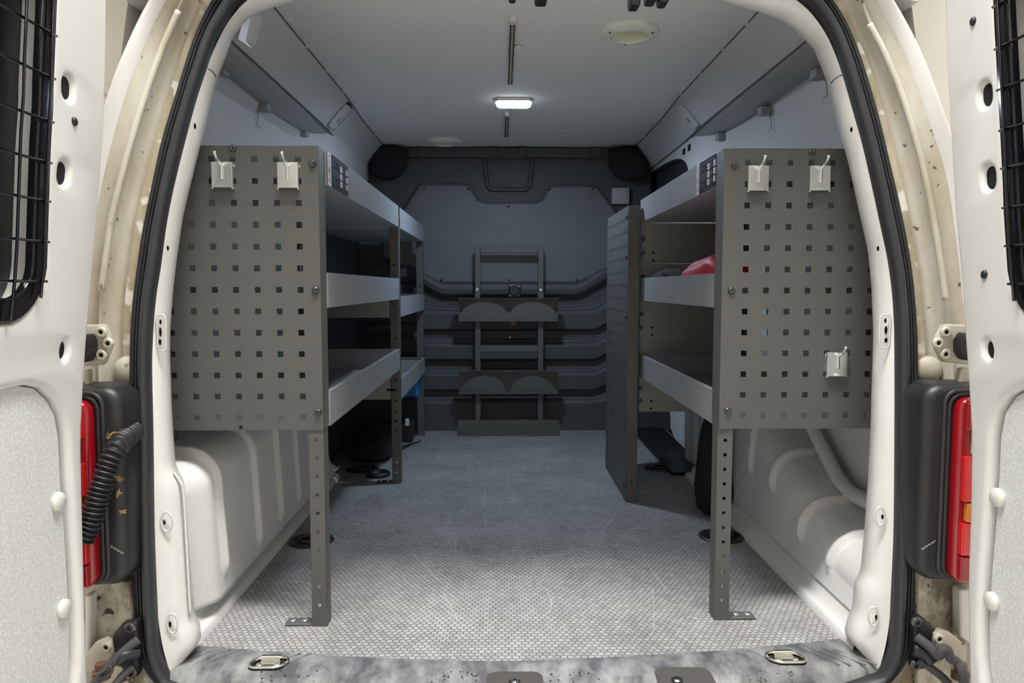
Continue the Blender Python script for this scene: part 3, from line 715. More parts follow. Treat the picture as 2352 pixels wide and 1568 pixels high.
# LED lamp
a = on_ceil(1137, 232, -0.012); b = on_ceil(1223, 232, -0.012); yl = on_ceil(1180, 238, -0.012).y
lt = thing('led_lamp', 'lit white LED lamp bar on the headliner', 'lamp', ((a.x + b.x) / 2, yl, ZR))
lx = (b.x - a.x) / 2; cx = (a.x + b.x) / 2
hexa = [(cx - lx, yl), (cx - lx * 0.82, yl - 0.022), (cx + lx * 0.82, yl - 0.022), (cx + lx, yl), (cx + lx * 0.82, yl + 0.022), (cx - lx * 0.82, yl + 0.022)]
o = MB(); o.prism([((u - cx) * 1.06 + cx, (v - yl) * 1.15 + yl) for u, v in hexa], lambda u, v: (u, v, ZR + 0.008), lambda u, v: (u, v, ZR - 0.002)); o.build('lamp_base', M['plastic_white'], lt, bevel=0.002)
o = MB(); o.prism(hexa, lambda u, v: (u, v, ZR - 0.002), lambda u, v: ((u - cx) * 0.9 + cx, (v - yl) * 0.8 + yl, ZR - 0.016)); lens = o.build('lamp_lens', [M['plastic_white'], M['led'], M['led_side']], lt)
for p in lens.data.polygons: p.material_index = 1 if p.normal.z < -0.9 else (2 if abs(p.normal.z) < 0.9 else 0)
# LED strips
def led_strip(p0, p1, w, chips, label):
    a = on_ceil(*p0, -0.006); b = on_ceil(*p1, -0.006)
    x = (a.x + b.x) / 2; t = thing('led_strip', label, 'light strip', (x, (a.y + b.y) / 2, ZR))
    s = MB(); s.box(x - w / 2, x + w / 2, a.y, b.y, ZR - 0.003, ZR + 0.008); s.build('channel', M['black'], t, bevel=0.001)
    s = MB(); n = chips
    for i in range(n):
        y = a.y + 0.018 + (b.y - a.y - 0.03) * i / (n - 1)
        s.box(x - w * 0.22, x + w * 0.22, y, y + (b.y - a.y) / n * 0.5, ZR - 0.0042, ZR - 0.003)
    s.build('led_chips', M['ledchip'], t)
    s = MB(); s.box(x - w * 0.62, x + w * 0.62, a.y - 0.010, a.y + 0.012, ZR - 0.005, ZR + 0.008); s.build('end_cap', M['plastic_white'], t, bevel=0.001)
    s = MB(); s.box(x - w * 0.6, x + w * 0.6, b.y - 0.006, b.y + 0.004, ZR - 0.004, ZR + 0.008); s.build('tail_clip', M['black'], t)
led_strip((1180, 48), (1170, 190), 0.0115, 30, 'black LED strip with yellowish chips on the headliner in front of the lamp')
led_strip((1166, 264), (1162, 312), 0.0115, 14, 'short dark LED strip on the headliner beyond the lamp')
# roof vents
def vent(px, py, label):
    c = on_ceil(px, py); t = thing('roof_vent', label, 'vent', (c.x, c.y, ZR), 'round roof vents')
    m = MB(); m.lathe([(0.069, -0.004), (0.069, 0.006), (0.066, 0.009), (0.050, 0.0135), (0.046, 0.0145), (0.043, 0.013), (0.0405, -0.004)], (c.x, c.y, ZR + 0.004), '-Z', 40, cap=False); m.build('vent_ring', M['vent'], t, smooth=True)
    m = MB(); m.lathe([(0.0005, 0.0015), (0.02, 0.002), (0.034, 0.004), (0.0415, 0.010)], (c.x, c.y, ZR + 0.004), '-Z', 32, cap=False); m.build('vent_disc', M['vent_in'], t, smooth=True)
    for k in range(3):
        a_ = math.radians(90 + 120 * k); m = MB(); m.lathe([(0.003, 0), (0.003, 0.001)], (c.x + 0.056 * math.cos(a_), c.y + 0.056 * math.sin(a_), ZR - 0.0082), '-Z', 8); m.build('vent_screw', M['black'], t)
vent(1445, 70, 'ivory round roof vent, the larger one near the rear opening')
vent(1021, 323, 'ivory round roof vent, the small far one near the bulkhead')
# trim clips along the ceiling edges
cb = MB(); cb.lathe([(0.0115, 0), (0.011, 0.003), (0.007, 0.0055), (0.0005, 0.006)], (0, 0, 0), '-Z', 14)
csrc = cb.build('trim_clip', M['plastic_white'], smooth=True)
rows_ = (('left', ((664, 42), (708, 103), (752, 160), (788, 208), (842, 281), (863, 308))), ('right', ((1718, 51), (1665, 110), (1614, 166), (1567, 213), (1501, 284), (1478, 312))), ('mid', ((1190, 107), (1293, 300))))
first = True
for side, pts in rows_:
    for i, (px, py) in enumerate(pts):
        p = on_ceil(px, py)
        o = csrc if first else csrc.copy()
        if not first: C.objects.link(o)
        first = False; o.location = p
        if side == 'mid': tag(o, ('trim clip on the headliner right beside the long LED strip', 'trim clip in the open headliner far beyond the lamp')[i], 'clip', 'headliner clips')
        else: tag(o, 'trim clip on the %s edge of the headliner, %s from the rear opening' % (side, ORD[i]), 'clip', 'headliner clips')
# grey blocks with wire loops under the roof rails
def rail_clip(px, py, side, label, wire=True):
    x = XC + side * 0.650; p = atx(px, py, x)
    t = thing('rail_clip', label, 'clip', p, 'clips under the roof rails')
    m = MB(); m.box(p.x - 0.013, p.x + 0.013, p.y - 0.016, p.y + 0.016, p.z - 0.010, p.z + 0.012); m.build('clip_block', M['grey_box'], t, bevel=0.003)
    if wire:
        m = MB(); q = p + Vector((side * 0.006, -0.014, 0)); m.tube([q, q + Vector((side * 0.006, 0, -0.02)), q + Vector((side * 0.009, 0, -0.048)), q + Vector((side * 0.004, 0.008, -0.052))], 0.0012, 6); m.build('wire_loop', M['grey_box'], t)
rail_clip(607, 248, -1, 'grey clip block with wire under the left roof rail, nearer one')
rail_clip(697, 306, -1, 'grey clip block under the left roof rail, farther one')
rail_clip(507, 163, -1, 'grey clip under the left roof rail hard by the white opening flange', False)
rail_clip(1879, 172, 1, 'grey clip block with wire under the right roof rail, first from the opening')
rail_clip(1755, 256, 1, 'grey clip block with wire under the right roof rail, middle one')
rail_clip(1655, 315, 1, 'grey clip block under the right roof rail, farthest one', False)
# covers on the upper side panels
def on_upper(px, py, side):
    """place on the sloping upper panel"""
    best = None
    for i in range(0, 401):
        t = i / 400; o = 0.518 + (0.588 - 0.518) * t; z = 0.62 + 0.583 + (0.506 - 0.583) * t
        p = atx(px, py, XC + side * o)
        e = abs(p.z - z)
        if best is None or e < best[0]: best = (e, p, t)
    return best[1]
tx = Vector((0.07, 0, -0.077)).normalized()
for side, c, nm, lbl in ((1, (1580, 266), 'handle_cover', 'pale rounded cover plate with two slots on the right upper panel'), (-1, (779, 266), 'handle_cover', 'cover plate with a dark open edge on the left upper panel')):
    p = on_upper(*c, side); d = Vector((side * tx.x, 0, tx.z)); nrm = Vector((-side * 0.74, 0, -0.67)).normalized()
    t = thing(nm, lbl, 'cover plate', p)
    o = plate('cover', [rrect(-0.035, 0.035, -0.045, 0.045, 0.016)], 0.002, 0.002, lambda u, v, w, p=p, d=d, nrm=nrm: p + Vector((0, u, 0)) - d * v + nrm * (w + 0.004), M['inner_white'], t)
    m = MB()
    for u in (-0.006, 0.006):
        m.add([p + Vector((0, u + a_, 0)) + d * (0.012 + b_) + nrm * 0.0088 for a_, b_ in ((-0.002, -0.007), (0.002, -0.007), (0.002, 0.007), (-0.002, 0.007))], [(0, 1, 2, 3)])
    m.build('slots', M['hole'], t)
    if side < 0:
        m = MB(); m.tube([p + Vector((0, u, 0)) - d * v + nrm * 0.004 for u, v in ((-0.03, 0.047), (0.0, 0.048), (0.025, 0.046), (0.036, 0.03), (0.037, -0.02), (0.03, -0.045))], 0.004, 8); m.build('dark_gap', M['hole'], t)
wbx = MB(); bxc = [at(px, py, 1.47) for px, py in ((583, 26), (601, 40), (592, 84), (575, 108), (549, 90), (560, 52))]
fr_ = [at(px, py, 1.43) for px, py in ((583, 26), (601, 40), (592, 84), (575, 108), (549, 90), (560, 52))]
A_, B_ = at(556, 56, 1.44), at(547, 90, 1.44)          # outer front edge
C_, D_ = at(579, 27, 1.47), at(564, 93, 1.47)          # middle ridge
E_, F_ = at(603, 36, 1.56), at(596, 70, 1.56)          # far face edge
G_ = at(577, 110, 1.50); H_ = at(588, 101, 1.56)
bk_ = Vector((-0.03, 0.02, 0.015))
wbx.add([A_, B_, C_, D_, E_, F_, G_, H_, A_ + bk_, B_ + bk_, E_ + bk_, H_ + bk_, F_ + bk_], [(0, 2, 3, 1), (2, 4, 5, 7, 6, 3), (1, 3, 6), (0, 1, 9, 8), (4, 10, 12, 5), (5, 12, 11, 7), (1, 6, 7, 11, 9), (0, 8, 10, 4, 2)])
tag(wbx.build('cover_box', M['plastic_white']), 'white plastic cover box high up inside the left of the opening', 'box')

# black latch parts hanging from the header above the middle of the opening
for k, (px, w, dz, lbl) in enumerate(((1177, 0.006, -0.003, 'black latch tip peeping down at the top, leftmost'), (1243, 0.010, 0.002, 'black rounded latch tip at the top, second from left'), (1459, 0.0085, 0.010, 'black latch finger at the top right with a pale edge'), (1497, 0.009, 0.002, 'black latch tip between two longer fingers at the top'), (1525, 0.008, 0.005, 'black latch finger at the top, rightmost'))):
    p = at(px, 0, 1.262); m = MB()
    m.box(p.x - w, p.x + w, 1.256, 1.290, p.z - dz, 1.16); o = m.build('door_latch', M['black'], bevel=0.0045, seg=3)
    tag(o, lbl, 'latch', 'latches on the header')

# ================================================================ racks
BOLT = MB(); BOLT.lathe([(0.0066, 0), (0.0064, 0.002), (0.0052, 0.0042), (0.0030, 0.0054), (0.0027, 0.0034), (0.0005, 0.0032)], (0, 0, 0), '-Y', 20)
bolt_src = None
def bolt(parent, p, m='bolt'):
    global bolt_src
    if bolt_src is None:
        bolt_src = BOLT.build('bolt', M['bolt'], parent, smooth=True); bolt_src.location = Vector(p) - parent_loc(parent)
        for v in bolt_src.data.vertices: v.co += parent_loc(parent)
        return bolt_src
    return part_copy(bolt_src, 'bolt', parent, p)
def perforated(mb, us, vs, u0, u1, v0, v1, hole, fn, corner=0.0, skip=()):
    """sheet with square holes centred at us x vs"""
    h = hole / 2
    ub = sorted([u0, u1] + [u + s for u in us for s in (-h, h) if u0 < u + s < u1])
    vb = sorted([v0, v1] + [v + s for v in vs for s in (-h, h) if v0 < v + s < v1])
    idx = {}
    def P(i, j):
        if (i, j) not in idx: idx[(i, j)] = len(mb.v); mb.v.append(Vector(fn(ub[i], vb[j])))
        return idx[(i, j)]
    for i in range(len(ub) - 1):
        for j in range(len(vb) - 1):
            cu, cv = (ub[i] + ub[i + 1]) / 2, (vb[j] + vb[j + 1]) / 2
            if any(abs(cu - u) < h for u in us) and any(abs(cv - v) < h for v in vs): continue
            mb.f.append([P(i, j), P(i + 1, j), P(i + 1, j + 1), P(i, j + 1)]); mb.m.append(0)
def holed_strip(mb, cu, hw, vs, v0, v1, r, fn):
    """strip of half width hw about cu with round holes at heights vs"""
    s = min(hw * 0.9, r * 1.6); vs = sorted(vs); prev = v0
    def quad(a, b, c, d):
        o = len(mb.v); mb.v += [Vector(fn(*q)) for q in (a, b, c, d)]; mb.f.append([o, o + 1, o + 2, o + 3]); mb.m.append(0)
    for v in vs:
        quad((cu - hw, prev), (cu + hw, prev), (cu + hw, v - s), (cu - hw, v - s))
        outer = [(hw, 0), (hw, s), (0, s), (-hw, s), (-hw, 0), (-hw, -s), (0, -s), (hw, -s)]
        o = len(mb.v)
        mb.v += [Vector(fn(cu + a, v + b)) for a, b in outer]
        mb.v += [Vector(fn(cu + r * math.cos(math.pi / 4 * k), v + r * math.sin(math.pi / 4 * k))) for k in range(8)]
        for k in range(8): mb.f.append([o + k, o + (k + 1) % 8, o + 8 + (k + 1) % 8, o + 8 + k]); mb.m.append(0)
        prev = v + s
    quad((cu - hw, prev), (cu + hw, prev), (cu + hw, v1), (cu - hw, v1))
def post(parent, xi, side, Y, z0, z1, foot=True, hz=None, wid=0.0265, dep=0.034):
    """channel post; xi is its aisle face, side the direction away from the aisle"""
    m = MB(); xo = xi + side * wid; cu = (xi + xo) / 2
    hs = hz or [z0 + 0.035 + 0.0327 * k for k in range(int((z1 - z0 - 0.05) / 0.0327))]
    holed_strip(m, cu, wid / 2, hs, z0, z1, 0.0036, lambda u, v: (u, Y, v))
    for x in (xi, xo): m.add([(x, Y, z0), (x, Y + dep, z0), (x, Y + dep, z1), (x, Y, z1)], [(0, 1, 2, 3)])
    o = m.build('post', M['rack'], parent, weld=True, solid=0.0014, recalc=False)
    if foot:
        f_ = MB(); b = sorted((xi, xi + side * 0.078)); f_.box(b[0], b[1], Y + 0.001, Y + 0.030, z0 + 0.0005, z0 + 0.004); fo = f_.build('foot', M['rack'], o, bevel=0.0012)
        for k in (0.044, 0.066):
            s = MB(); s.lathe([(0.0062, 0), (0.006, 0.002), (0.004, 0.0038), (0.0006, 0.004)], (xi + side * k, Y + 0.015, z0 + 0.004), 'Z', 16); s.build('foot_screw', M['steel'], o, smooth=True)
    return o
def tray(parent, xa, xb, Y0, Y1, zt, h=0.063):
    """xa aisle face, xb wall side"""
    x0, x1 = min(xa, xb), max(xa, xb); zb = zt - h; m = MB()
    P = [(x0, Y0, zb), (x1, Y0, zb), (x1, Y1, zb), (x0, Y1, zb)]; Q = [(p[0], p[1], zt) for p in P]
    m.add(P + Q, [(0, 3, 2, 1), (0, 1, 5, 4), (1, 2, 6, 5), (2, 3, 7, 6), (3, 0, 4, 7)])
    # folded rims
    r = 0.008
    m.add([(x0, Y0, zt), (x0, Y1, zt), (x0 + r, Y1, zt), (x0 + r, Y0, zt)], [(0, 1, 2, 3)]); m.add([(x1, Y0, zt), (x1, Y1, zt), (x1 - r, Y1, zt), (x1 - r, Y0, zt)], [(0, 1, 2, 3)])
    m.add([(x0 + r, Y1, zt), (x1 - r, Y1, zt), (x1 - r, Y1 - r, zt), (x0 + r, Y1 - r, zt)], [(0, 1, 2, 3)])
    return m.build('shelf_tray', M['tray'], parent, weld=True, solid=0.0016, soff=0, recalc=False)
def sticker(parent, x, side, Ya, Yb, z0, z1):
    """side: direction of the aisle; Ya the end at the left of the print, Yb the right"""
    t = 0.0012; m = MB(); e = x + side * t
    def q(u0, u1, v0, v1, mi, k):
        y0 = Ya + (Yb - Ya) * u0; y1 = Ya + (Yb - Ya) * u1; a = z0 + (z1 - z0) * v0; b = z0 + (z1 - z0) * v1; xx = e + side * 0.0002 * k
        m.add([(xx, y0, a), (xx, y1, a), (xx, y1, b), (xx, y0, b)], [(0, 1, 2, 3)], mi)
    q(0, 1, 0, 1, 0, 0)
    q(0.0, 0.17, 0.0, 1.0, 1, 1)
    for v, hgt, w in ((0.86, 0.05, 0.03), (0.79, 0.008, 0.07), (0.70, 0.045, 0.03), (0.63, 0.008, 0.06), (0.30, 0.008, 0.06), (0.19, 0.02, 0.11), (0.11, 0.02, 0.11)):
        q(0.085 - w / 2, 0.085 + w / 2, v, v + hgt, 0, 2)
    for k in range(14):
        a = math.pi * 2 * k / 14; r1 = 0.5
        u = 0.085 + 0.030 * math.cos(a); v = 0.46 + 0.085 * math.sin(a)
        if k not in (5, 12): q(u - 0.008, u + 0.008, v - 0.014, v + 0.014, 0, 2)
    q(0.065, 0.105, 0.45, 0.475, 0, 2)
    for v in (0.92, 0.885): q(0.22, 0.95, v, v + 0.010, 2, 1)
    for v0, n_, ws in ((0.80, 4, (0.14, 0.17, 0.10, 0.06)), (0.58, 5, (0.30, 0.33, 0.35, 0.35, 0.30)), (0.30, 4, (0.15, 0.17, 0.22, 0.18))):
        for k in range(n_): q(0.21, 0.21 + ws[k], v0 - 0.048 * k, v0 - 0.048 * k + 0.012, 2, 1)
    for k, v0 in enumerate((0.64, 0.40, 0.16)):
        q(0.58, 0.70, v0, v0 + 0.19, 1, 1); q(0.625, 0.655, v0 + 0.07, v0 + 0.12, 2, 2)
        q(0.88, 0.98, v0 + 0.02, v0 + 0.20, 1, 1); q(0.915, 0.945, v0 + 0.09, v0 + 0.13, 2, 2)
        for j in range(4): q(0.72, 0.72 + (0.12, 0.09, 0.12, 0.14)[(j + k) % 4], v0 + 0.17 - 0.046 * j, v0 + 0.18 - 0.046 * j, 2, 1)
    q(0.30, 0.90, 0.055, 0.067, 2, 1)
    o = m.build('label_sticker', [M['stick_black'], M['stick_white'], M['stick_text']], parent, recalc=False)
    o['label'] = 'black and white instruction sticker'
    return o

YL = 1.335
# ---------------------------------------------------------------- left front rack
XL = at(751.5, 1440, YL).x            # aisle face of the left posts
zt = [at(754, 343, YL + 0.045).z, at(754.5, 626.5, YL + 0.045).z, at(758.2, 899.2, YL + 0.045).z]
YM = atz(915, 1110, 0).y
rack = thing('shelf_rack', 'grey perforated steel shelf rack at the front of the left side', 'rack', (XL - 0.15, YL, 0), 'van shelf racks')
# end panel
p0 = at(752, 987, YL); zlo = at(600, 987, YL).z; zhi = at(700, 335, YL).z
ref = at(691, 665.5, YL); pit = 0.0378
us = [ref.x - pit * k for k in range(8)]; vs = [ref.z + (pit + 0.0002) * k for k in range(-6, 7)]
m = MB(); XW = XL - 0.315
perforated(m, us, vs, XW, XL, zlo, zhi, 0.0103, lambda u, v: (u, YL - 0.002, v))
m.add([(XL, YL - 0.002, zlo), (XL, YL + 0.045, zlo + 0.004), (XL, YL + 0.045, zhi - 0.004), (XL, YL - 0.002, zhi)], [(0, 1, 2, 3)])
m.add([(XW, YL - 0.002, zhi), (XL, YL - 0.002, zhi), (XL, YL + 0.02, zhi), (XW, YL + 0.02, zhi)], [(0, 1, 2, 3)])
ep = m.build('end_panel', M['rack'], rack, weld=True, solid=0.0014, recalc=False); ep['label'] = 'dark grey panel with rows of square holes'
for px, py in ((535, 341), (718, 376), (725, 666), (731, 946)): bolt(rack, at(px, py, YL - 0.0025))
post(rack, XL, -1, YL, 0.0, zlo + 0.001, hz=[at(732, 1010 + 43.0 * k * 0.98, YL).z for k in range(11) if 0.02 < at(732, 1010 + 43.0 * k * 0.98, YL).z < zlo - 0.01])
post(rack, XL + 0.001, -1, YM, 0.0, zt[0] - 0.062)
for z in zt: tray(rack, XL + 0.002, XW + 0.02, YL + 0.045, YM - 0.005, z)
sticker([o for o in C.objects if o.parent == rack and o.name.startswith('shelf_tray')][0], XL + 0.002, 1, YL + 0.052, atx(796, 430, XL).y, zt[0] - 0.062, zt[0] - 0.001)
for z0, z1 in ((0.525, 0.632), (0.268, 0.372)):
    m = MB(); m.box(XW + 0.02, XL - 0.028, YM - 0.003, YM - 0.001, z0, z1); m.build('cross_plate', M['plate'], rack, bevel=0.0006)
sx = at(900, 895, YM); m = MB(); m.prism(rrect(sx.x - 0.016, sx.x + 0.012, sx.z - 0.0035, sx.z + 0.0035, 0.0034), lambda u, v: (u, YM - 0.0036, v), lambda u, v: (u, YM - 0.0032, v)); m.build('plate_slot', M['hole'], rack)
for b in ((YL + 0.05, YL + 0.08, 0.33, zhi - 0.01), (YM - 0.04, YM - 0.01, 0.0, zhi - 0.02)):
    m = MB(); m.box(XW, XW + 0.02, *b); m.build('wall_upright', M['rack'], rack)
# ---------------------------------------------------------------- left far rack
rack2 = thing('shelf_rack', 'short grey shelf rack at the far left, beyond the front left rack', 'rack', (XL - 0.15, YM + 0.04, 0), 'van shelf racks')
YE = 3.10
post(rack2, XL - 0.004, -1, YE, 0.0, zt[0] - 0.062, wid=0.026)
ZT2 = (zt[0], 0.590, 0.328)
for z in ZT2: tray(rack2, XL + 0.001, XW + 0.02, YM + 0.002 + 0.036, YE, z)
m = MB(); m.box(XW, XW + 0.02, YE - 0.03, YE, 0.0, zt[0] - 0.06); m.build('wall_upright', M['rack'], rack2)
# ---------------------------------------------------------------- right rack
YR = 1.35
XR = at(1641, 1440, YR).x
ztr = [at(1652, 349, YR + 0.045).z, at(1649.7, 627.8, YR + 0.045).z, at(1642.8, 896.4, YR + 0.045).z]
YRM = 2.165
XRW = XR + 0.315
rack3 = thing('shelf_rack', 'grey perforated steel shelf rack on the right side', 'rack', (XR + 0.15, YR, 0), 'van shelf racks')
zlo3 = at(1800, 983, YR).z; zhi3 = at(1800, 343, YR).z
ref = at(1758, 667, YR)
us = [ref.x + pit * k for k in range(-1, 7)]; vs = [ref.z + (pit + 0.0001) * k for k in range(-6, 7)]
XRp = at(1659, 343, YR).x
m = MB()
perforated(m, us, vs, XR, XRW, zlo3, zhi3, 0.0103, lambda u, v: (u, YR - 0.002, v))
m.add([(XR, YR - 0.002, zlo3), (XR, YR + 0.045, zlo3 + 0.004), (XR, YR + 0.045, zhi3 - 0.004), (XR, YR - 0.002, zhi3)], [(0, 1, 2, 3)])
m.add([(XR, YR - 0.002, zhi3), (XRW, YR - 0.002, zhi3), (XRW, YR + 0.02, zhi3), (XR, YR + 0.02, zhi3)], [(0, 1, 2, 3)])
ep = m.build('end_panel', M['rack'], rack3, weld=True, solid=0.0014, soff=1, recalc=False); ep['label'] = 'dark grey panel with rows of square holes'
for px, py in ((1688, 381), (1864, 349), (1679, 667), (1671, 943)): bolt(rack3, at(px, py, YR - 0.0025))
post(rack3, XR, 1, YR, 0.0, zlo3 + 0.001, hz=[z for z in (at(1665, 1011 + 33.4 * k, YR).z for k in range(14)) if z > 0.02])
for z in ztr: tray(rack3, XR + 0.002, XRW - 0.02, YR + 0.045, YRM - 0.005, z)
sticker([o for o in C.objects if o.parent == rack3 and o.name.startswith('shelf_tray')][0], XR + 0.002, -1, atx(1598, 450, XR).y, YR + 0.052, ztr[0] - 0.062, ztr[0] - 0.001)
zz = [at(1500, y, YRM).z for y in (519, 605, 690, 776, 860, 945)]
zz[0] = ztr[0] - 0.0645
for k in range(5):
    m = MB(); m.box(XR + 0.004, XRW - 0.02, YRM - 0.003, YRM - 0.001, zz[k + 1] + 0.0002, zz[k] - 0.0004); m.build('cross_plate', M['plate'], rack3, bevel=0.0006)
for px, py in ((1501, 580), (1501, 598), (1498, 752), (1498, 769), (1496, 921), (1495, 938)):
    hm = MB(); hm.lathe([(0.0034, 0), (0.0034, 0.0004)], at(px, py, YRM - 0.0032), '-Y', 12); hm.build('plate_hole', M['hole'], rack3)
for px, py in ((1477, 548), (1476, 580), (1475, 635), (1473, 720), (1472, 751), (1471, 890), (1470, 920)): bolt(rack3, at(px, py, YRM - 0.0035))
for b in ((YR + 0.05, YR + 0.08, 0.33, zhi3 - 0.01), (YRM - 0.04, YRM - 0.01, 0.26, zhi3 - 0.02)):
    m = MB(); m.box(XRW - 0.02, XRW, b[0], b[1], max(b[2], 0.385), b[3]); m.build('wall_upright', M['rack'], rack3)
# far partition panel facing the aisle
YQ = atz(1450, 1152, 0).y; XQ = at(1437, 1100, YQ).x; YQ2 = atx(1392, 900, XQ).y
XQ2 = at(1463, 1100, YQ).x; zq = at(1450, 471, YQ).z
pt = thing('partition_panel', 'tall dark perforated panel standing in the aisle beyond the right rack', 'panel', (XQ, YQ, 0))
m = MB(); usq = [YQ + 0.03 + 0.038 * k for k in range(int((YQ2 - YQ - 0.02) / 0.038))]; vsq = [zq - 0.035 - 0.038 * k for k in range(21)]
perforated(m, usq, vsq, YQ, YQ2, 0.0, zq, 0.0103, lambda u, v: (XQ, u, v)); m.build('side_sheet', M['rack'], pt, weld=True, solid=0.0014, soff=1, recalc=False)
m = MB(); m.box(XQ, XQ2, YQ, YQ + 0.003, 0.0, zq); m.box(XQ, XQ + 0.02, YQ2 - 0.002, YQ2, 0, zq); m.box(XQ2 - 0.002, XQ2, YQ, YQ + 0.04, 0, zq); m.build('end_flange', M['rack'], pt, bevel=0.001)
m = MB(); p = at(1451, 1107, YQ); m.lathe([(0.0035, 0), (0.0035, 0.0004)], (p.x, YQ - 0.0002, p.z), '-Y', 12); m.build('flange_hole', M['hole'], pt)
for k, py in enumerate((500, 590, 728, 975, 1120)):
    p = atx(1437, py, XQ - 0.001); m = MB(); m.lathe([(0.006, 0), (0.0058, 0.002), (0.003, 0.004), (0.0005, 0.0042)], (XQ - 0.001, YQ + 0.018, p.z), '-X', 14); m.build('bolt', M['bolt'], pt, smooth=True)
# ---------------------------------------------------------------- hooks hung on the end panels
def make_hook(name, side):
    t = thing(name, None, 'hook')
    m = MB(); m.box(-0.0180, 0.0180, -0.0105, -0.009, -0.0225, 0.0215)
    for x in (-0.0180, 0.0165): m.box(x, x + 0.0015, -0.009, 0.0, -0.0225, 0.0215)
    pl_ = m.build('hook_plate', M['steel'], t, bevel=0.0007)
    m = MB(); s = side
    m.tube(spline([(s * 0.000, -0.0118, -0.008), (0, -0.0118, 0.010), (0, -0.0150, 0.0160), (0.0, -0.028, 0.0215), (0, -0.036, 0.027), (0, -0.042, 0.0335)], 4), 0.0030, 10); m.build('prong', M['steel'], t, smooth=True)
    m = MB(); m.lathe([(0.0042, 0), (0.0042, 0.0006), (0.0034, 0.0006), (0.0034, 0.0002), (0.0005, 0.0002)], (0.0085, -0.0105, -0.008), '-Y', 18); m.box(0.007, 0.0100, -0.0112, -0.0105, -0.009, -0.007); m.build('stamp', M['steel'], t)
    m = MB()
    for k in range(4): m.tube([(-0.0055 + 0.0032 * k + 0.0012 * math.cos(a), -0.0106, -0.0190 + 0.0015 * math.sin(a)) for a in [j * math.pi / 4 for j in range(8)]], 0.0003, 4, closed=True)
    m.build('embossing', M['steel'], t)
    for b in ((-0.019, 0.019, -0.001, 0.004, 0.014, 0.0185), (-0.019, -0.016, -0.009, 0.001, -0.0250, -0.0225), (0.016, 0.019, -0.009, 0.001, -0.0250, -0.0225)):
        m = MB(); m.box(*b); m.build('lug', M['steel'], t)
    return t
h0 = make_hook('peg_hook', 0)
for i, (px, py, Y, lbl) in enumerate(((509, 400, YL, 'zinc hook on the left perforated panel, nearer the opening flange'), (660, 401, YL, 'zinc hook on the left perforated panel, nearer the aisle'), (1743, 408, YR, 'zinc hook at the top of the right perforated panel, nearer the aisle'), (1885, 408, YR, 'zinc hook at the top of the right perforated panel, nearer the opening flange'), (1924, 836, YR, 'single zinc hook low on the right perforated panel'))):
    p = at(px, py, Y - 0.013); p = Vector((p.x, Y - 0.0022, p.z))
    o = h0 if i == 0 else copy_tree(h0)
    o.location = p; tag(o, lbl, 'hook', 'zinc hooks on the perforated panels')
for px, py, Y, r_ in ((553, 981, YL, rack), (1844, 976, YR, rack3)):
    m = MB(); m.lathe([(0.0035, 0), (0.0035, 0.0003)], at(px, py, Y - 0.0022), '-Y', 12); m.build('small_hole', M['hole'], r_)

# ================================================================ bottle bracket on the bulkhead
YK = 3.14
br = thing('bottle_bracket', 'dark steel ladder-like bottle bracket standing against the bulkhead', 'bracket', (XC, YK, 0))
for a_, b_ in ((1090, 1103), (1236, 1249)):
    m = MB(); p = at(a_, 567, YK); q = at(b_, 567, YK); m.box(p.x, q.x, YK, YK + 0.03, 0.0, p.z); m.build('upright', M['rack'], br, bevel=0.003)
p = at(1103, 569, YK); q = at(1236, 581, YK); m = MB(); m.box(p.x, q.x, YK + 0.004, YK + 0.024, q.z, p.z); m.build('crossbar', M['rack'], br, bevel=0.002)
p = at(1103, 796, YK); q = at(1236, 808, YK); m = MB(); m.box(p.x, q.x, YK + 0.004, YK + 0.020, q.z, p.z); m.build('crossbar', M['rack'], br, bevel=0.002)
for y0, y1 in ((685, 737), (853, 905)):
    p = at(1052, y0, YK - 0.06); q = at(1284, y1, YK - 0.06); m = MB()
    zt_, zb_ = p.z, q.z; xa, xb = p.x, q.x; n_ = 60; fr = []
    for i in range(n_ + 1):
        x = xa + (xb - xa) * i / n_; t = i / n_
        dip = 0
        for c in (0.27, 0.73):
            e = (t - c) / 0.20
            if abs(e) < 1: dip = max(dip, 0.045 * math.sqrt(1 - e * e))
        fr.append(Vector((x, YK - 0.075 + dip, zt_)))
    m.grid([fr, [Vector((v.x, YK - 0.012, zt_)) for v in fr]])
    m.grid([[Vector((v.x, YK - 0.012, zt_)) for v in fr], [Vector((v.x, YK - 0.012, zb_)) for v in fr], [Vector((v.x, YK - 0.030, zb_ - 0.002)) for v in fr], [Vector((v.x, YK - 0.030, zb_ + 0.005)) for v in fr]])
    o = m.build('cradle', M['rack'], br, weld=True, solid=0.002, soff=0)
    for px in ((1060, 1169, 1278) if y0 < 800 else (1169,)):
        c = at(px, y0 + 25, YK - 0.016); m = MB(); m.lathe([(0.004, 0), (0.004, 0.002), (0.001, 0.003)], c, '-Y', 10); m.build('screw', M['black'], o)
p = at(1051, 966, YK - 0.03); q = at(1285, 990, YK - 0.03); m = MB(); m.box(p.x, q.x, YK - 0.012, YK - 0.009, 0.004, p.z); m.box(p.x, q.x, YK - 0.055, YK - 0.009, 0.001, 0.004); m.build('base_plate', M['rack'], br)
for px in (1096, 1242):
    c = at(px, 665, YK - 0.001); m = MB(); m.lathe([(0.0075, 0), (0.0075, 0.003), (0.0045, 0.005), (0.0042, 0.002), (0.0005, 0.002)], c, '-Y', 18); m.build('bolt', M['steel'], br, smooth=True)
c = at(1182, 668, YB - 0.06); t = thing('power_socket', 'black square socket with round cap on the bulkhead inside the bracket', 'socket', c)
